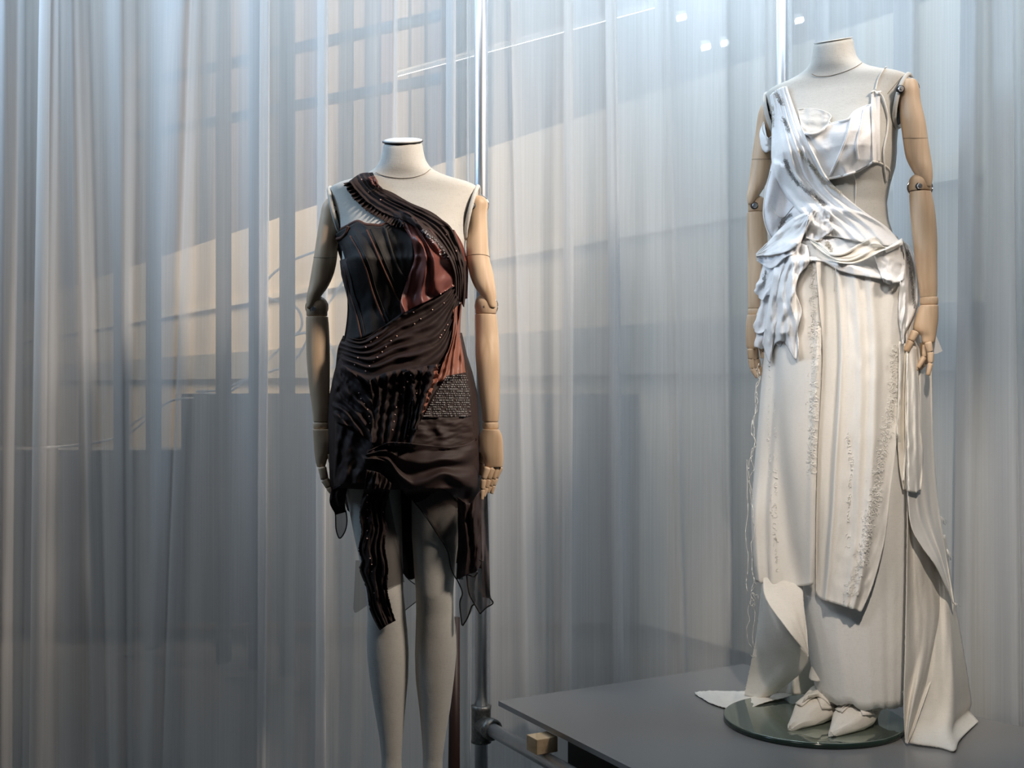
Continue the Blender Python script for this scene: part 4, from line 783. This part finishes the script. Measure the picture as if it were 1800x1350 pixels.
panel('lacing_placket', K['white'], wd, f2, [(1531, 161), (1547, 160)], [(1534, 286), (1547, 285)], nu=12, nv=30, gap=.004, fold=bump_at(.5, .12, -.003))
cord('shoulder_strap', K['thread'], wd, f2, [(1558, 117), (1550, 127), (1543, 141), (1539, 158)], r=.0019, lift=.002)
cord('strap_bow', K['thread'], wd, f2, [(1531, 163), (1537, 160), (1542, 165), (1548, 161)], r=.0022, lift=.003)
cord('hanging_tie', K['thread'], wd, f2, [(1544, 162), (1551, 170), (1556, 184), (1560, 202), (1561, 215), (1559, 235), (1555, 253), (1553, 272), (1555, 300), (1558, 320)], r=.0023, lift=.004)
cord('under_band', K['calico'], wd, f2, [(1534, 284), (1545, 286), (1556, 292), (1564, 301), (1564, 314)], r=.0026, lift=.001)
cord('back_tie', K['thread'], wd, f2, [(1500, 303), (1504, 320), (1504, 345), (1503, 362)], r=.0014, lift=.001)
panel('wrap_band', K['crepe'], wd, f2, [(1353, 168), (1362, 160), (1374, 153), (1383, 152)], [(1440, 412), (1490, 420), (1540, 430), (1588, 432)], [(1353, 168), (1357, 200), (1356, 240), (1357, 290), (1372, 335), (1400, 372), (1440, 412)],
      [(1383, 152), (1396, 190), (1411, 230), (1433, 272), (1456, 314), (1480, 340), (1522, 374), (1560, 400), (1588, 432)], nu=70, nv=100, gap=.007, fold=addf(pleat(5.5, .008, -.12, .1, 1.5, .25), crumple(.003, 4, 2)), curl=(.02, 0))
for pts, mt, n_, sd in (([(1404, 264), (1424, 289), (1438, 306), (1451, 320), (1478, 340)], K['cream'], 330, 1), ([(1378, 280), (1395, 313), (1420, 338), (1442, 353), (1448, 361)], K['grey'], 360, 2), ([(1363, 163), (1370, 174), (1376, 184)], K['grey'], 110, 3), ([(1377, 208), (1383, 220), (1388, 232)], K['grey'], 90, 4),
                        ([(1368, 416), (1373, 394), (1381, 384), (1391, 377)], K['grey'], 220, 5), ([(1357, 186), (1359, 205), (1358, 225)], K['cream'], 80, 7), ([(1452, 425), (1462, 440)], K['cream'], 60, 8)):
    trim('beaded_trim', mt, wd, f2, pts, 3.6, n_, .0019, sd)
panel('sleeve_cuff', K['white'], wd, None, [(1343, 213, 2.775), (1345, 228, 2.765), (1350, 243, 2.755), (1357, 244, 2.75)], [(1338, 262, 2.775), (1345, 268, 2.76), (1352, 266, 2.75), (1358, 262, 2.745)], [(1343, 213, 2.775), (1335, 234, 2.775), (1338, 262, 2.775)], nu=20, nv=16, fold=addf(crumple(.004), lambda u, v: .018*math.sin(math.pi*u)))
cord('cuff_tie', K['thread'], wd, None, [(1343, 214), (1340, 225), (1344, 237), (1351, 244), (1358, 238)], D=2.745, r=.0014, n=20)
# peplum ruffles on the left hip
mk = dict(nu=36, nv=50)
wg = lambda s_: (lambda u, v: (2.5*nz(v*7, u*2, s_), 2.0*nz(u*9, v*2, s_+2)*v))
panel('ruffle', K['chiff'], wd, f2, [(1345, 480), (1395, 480)], [(1322, 608), (1342, 613), (1352, 600), (1372, 610)], [(1345, 480), (1335, 540), (1326, 580), (1322, 608)], [(1395, 480), (1392, 540), (1372, 610)], gap=.004, fold=pleat(3, .015, .1), wig=wg(1), curl=(.03, 0), **mk)
panel('ruffle', K['chiff'], wd, f2, [(1350, 470), (1398, 460)], [(1320, 574), (1333, 587), (1350, 580), (1362, 590), (1385, 585)], [(1350, 470), (1338, 520), (1330, 548), (1320, 574)], [(1398, 460), (1396, 530), (1385, 585)], gap=.006, fold=pleat(3, .014, .2, .3), wig=wg(2), curl=(.03, 0), **mk)
panel('ruffle', K['chiff'], wd, f2, [(1352, 430), (1405, 420)], [(1321, 515), (1338, 527), (1352, 518), (1380, 530), (1395, 520)], [(1352, 430), (1338, 475), (1328, 500), (1321, 515)], [(1405, 420), (1402, 470), (1395, 520)], gap=.006, fold=pleat(3, .014, .3, .1), wig=wg(3), curl=(.03, 0), **mk)
panel('ruffle', K['white'], wd, f2, [(1366, 430), (1392, 424), (1420, 432)], [(1340, 604), (1353, 638), (1361, 606), (1376, 600), (1386, 614), (1399, 632), (1404, 606)], [(1366, 430), (1356, 500), (1347, 560), (1340, 604)], [(1420, 432), (1422, 462), (1406, 482), (1399, 512), (1408, 545), (1402, 575), (1404, 606)], nu=44, nv=60, gap=.008, fold=addf(pleat(3.4, .020, .12, .2, 1.3, .6), crumple(.008, 5)))
panel('ruffle', K['chiff'], wd, f2, [(1329, 448), (1350, 428), (1375, 402), (1400, 384), (1421, 375)], [(1331, 458), (1355, 472), (1380, 452), (1400, 440), (1423, 392)], nu=44, nv=24, gap=.008, fold=addf(bump_at(.5, .3, .012), crumple(.006, 4)))
panel('ruffle', K['white'], wd, f2, [(1329, 447), (1350, 425), (1375, 398), (1400, 380), (1421, 372)], [(1329, 449), (1352, 449), (1387, 440), (1409, 420), (1422, 386)], nu=44, nv=24, gap=.008, fold=addf(lambda u, v: .012*v, crumple(.006, 4, 6)))
cord('ruffle_edge', K['thread'], wd, f2, [(1329, 449), (1352, 449), (1387, 440), (1409, 420), (1422, 386)], r=.0014, lift=.002)
panel('knot_flap', K['crepe'], wd, f2, [(1424, 374), (1444, 362), (1460, 374)], [(1417, 418), (1438, 422), (1466, 402)], [(1424, 374), (1416, 396), (1417, 418)], [(1460, 374), (1458, 390), (1466, 402)], nu=30, nv=30, gap=.006, fold=addf(crumple(.009, 4, 3), lambda u, v: .008*v))
cord('knot_edge', K['thread'], wd, f2, [(1417, 418), (1438, 422), (1455, 414), (1466, 402)], r=.0013, lift=.002)
panel('waist_swag', K['silk'], wd, f2, [(1423, 420), (1445, 432), (1460, 446), (1475, 447), (1492, 441), (1515, 428), (1538, 419), (1556, 434), (1586, 419)], [(1425, 426), (1448, 450), (1470, 460), (1490, 463), (1510, 460), (1530, 452), (1548, 442), (1566, 437), (1588, 430)], nu=70, nv=24, gap=.008, fold=addf(pleat(1.5, .014, .2, .1, axis='v'), bump_at(.5, .3, .010)))
cord('swag_edge', K['silk'], wd, f2, [(1423, 420), (1440, 428), (1458, 446), (1480, 447), (1500, 437), (1520, 424), (1538, 418)], r=.003, lift=.003)
panel('swag_knot', K['silk'], wd, f2, [(1554, 438), (1570, 428), (1584, 419)], [(1558, 445), (1573, 438), (1588, 429)], nu=16, nv=10, gap=.004, fold=lambda u, v: .012*math.sin(math.pi*v))
for pts in ([(1466, 466), (1467, 490), (1466, 511)], [(1470, 466), (1471, 492), (1470, 513)]): cord('drawstring', K['thread'], wd, f2, pts, r=.0012, lift=.002)
trim('beaded_trim', K['grey'], wd, f2, [(1595, 440), (1599, 470), (1604, 505), (1609, 545)], 3, 260, .0019, 6)
trim('beaded_trim', K['grey'], wd, f2, [(1347, 475), (1344, 492), (1342, 505)], 3, 90, .0019, 9)
# loose threads
r = random.Random(9)
for k_, (pts, D) in enumerate([([(1334, 640), (1330, 655), (1334, 668), (1327, 690), (1330, 720), (1322, 750), (1326, 790), (1316, 815), (1320, 850), (1324, 880)], 2.62), ([(1333, 650), (1337, 664), (1329, 684), (1332, 705), (1326, 740), (1328, 775), (1321, 800), (1324, 825), (1317, 845), (1322, 890)], 2.62),
                      ([(1322, 890), (1324, 930), (1320, 980), (1324, 1020), (1318, 1060), (1316, 1090), (1313, 1120), (1322, 1138)], 2.61), ([(1324, 1015), (1330, 1028), (1320, 1040), (1327, 1052), (1318, 1060), (1326, 1066), (1322, 1045), (1335, 1050)], 2.60), ([(1323, 1060), (1326, 1090), (1323, 1120), (1329, 1150), (1320, 1153)], 2.61), ([(1313, 810), (1314, 880), (1312, 940), (1314, 1000), (1313, 1040)], 2.61)]):
    q = [(x+r.uniform(-2, 2), y+r.uniform(-3, 3)) for x, y in cr(pts, len(pts)*3)]
    MB().tube([P(a, b_, D+r.uniform(-.006, .006)) for a, b_ in cr(q, len(q)*4)], .00075, 5).build('loose_thread', K['thread'], wd)
for (px, py, dx, dy, D) in ((1651, 908, 12, 13, 2.665), (1664, 966, 9, 20, 2.67), (1678, 1062, 10, 3, 2.68), (1590, 1214, -3, 4, 2.6), (1640, 1316, 8, 4, 2.52)):
    mb = MB()
    for k_ in range(7):
        e = (dx*r.uniform(.5, 1.1)+r.uniform(-3, 3), dy*r.uniform(.6, 1.1)+r.uniform(-3, 3)); mb.tube([P(px, py+r.uniform(-3, 3), D), P(px+e[0]*.5, py+e[1]*.35, D-.003), P(px+e[0], py+e[1], D)], .0005, 4)
    mb.build('frayed_edge', K['thread'], wd, stuff=True)
# ---- wrapped pointed shoes
def shoe(leg, label):
    sh = None; lx = leg[-1][1]; mb = MB(); rings = []
    zf = TOPZ+.0135-m2loc.z
    st = [(-.180, .003, -.022, 0), (-.170, .008, -.017, 0), (-.148, .016, -.009, 0), (-.12, .026, .002, 0), (-.09, .036, .016, 0), (-.06, .040, .028, .002), (-.03, .037, .038, .008), (0, .033, .044, .016), (.025, .030, .048, .024), (.05, .026, .050, .032), (.062, .016, .048, .036)]
    for dy, hw, zt, zb in st:
        row = []
        for k in range(28):
            a = 2*math.pi*k/28; x = 1.08*hw*math.cos(a); b_ = zf+zb; mid = b_+(zt-b_)*.35; s_ = math.sin(a)
            z = mid+(zt-mid)*s_ if s_ > 0 else mid+(mid-b_)*max(-1, s_*1.4)
            w_ = (.005*nz(dy*40, a*2.2, lx*50)+.003*nz(dy*110, a*5, 3)) if s_ > -.3 else 0
            row.append(R2 @ Vector((lx+x*(1+w_*10), dy+.022, z+w_*1.4)))
        rings.append(row)
    skew = R2.to_3x3() @ Vector((-1, 0, 0))
    for row, s4 in zip(rings, st):
        for q_ in row: q_ += skew*.022*(max(0, -s4[0])/.17)**1.4
    t = thing('shoe', label, 'shoe', R2 @ Vector((lx, -.08, zf)), 'wrapped cloth shoes')
    mb.add(*loft(rings)).build('upper', K['calico'], t)
    c = R2 @ Vector((lx, .035, zf)); hl = MB().tube([R2 @ Vector((lx, .062, zf+.0005)), R2 @ Vector((lx, .062, zf+.03)), R2 @ Vector((lx, .06, zf+.05))], [.014, .02, .026], 20).build('heel', K['calico'], t)
    tree = BVHTree.FromPolygons([v for rr_ in rings for v in rr_], loft(rings)[1]); fm = Form([tree])
    # wrapped strips tied across the instep
    ctr = R2 @ Vector((lx, -.08, .02)); px = lambda v: ((v.x/v.y)*F+900, 675-(v.z-CAMZ)/v.y*F)
    for (x0, y0, x1, y1, wd_) in ((-.036, -.01, .034, -.10, .03), (.036, -.02, -.030, -.11, .026), (-.034, .0, .036, -.04, .032), (-.03, -.08, .03, -.07, .03)):
        L0 = []; L1 = []
        for k in range(5):
            s_ = k/4; xx = x0+(x1-x0)*s_; yy = y0+(y1-y0)*s_; n_ = Vector((-(y1-y0), x1-x0)).normalized()*wd_/2
            for lst, sg in ((L0, -1), (L1, 1)):
                pz = .03; v = R2 @ Vector((lx+xx+n_.x*sg, yy+n_.y*sg+.03, pz-(abs(xx)/.04)**2*.03-max(0, -yy-.1)*.3)); lst.append(px(v))
        try: panel('wrap_strip', K['calico'], t, fm, L0, L1, nu=20, nv=8, gap=.002, fold=addf(lambda u, v: .004*math.sin(math.pi*v), crumple(.003, 6)))
        except Exception: pass
    mb = MB(); rr_ = random.Random(int(lx*1000))
    toe = R2 @ Vector((lx-.022, -.155, -.018))
    for k in range(8): mb.tube([toe, toe+Vector((rr_.uniform(-.006, .006), -.002, rr_.uniform(-.008, .004)))], .0006, 4)
    mb.build('frayed_edge', K['thread'], t, stuff=True)
shoe(LEGL, 'wrapped pale cloth pointed shoe standing further back on the glass base')
shoe(LEGR, 'wrapped pale cloth pointed shoe nearer the front of the glass base')
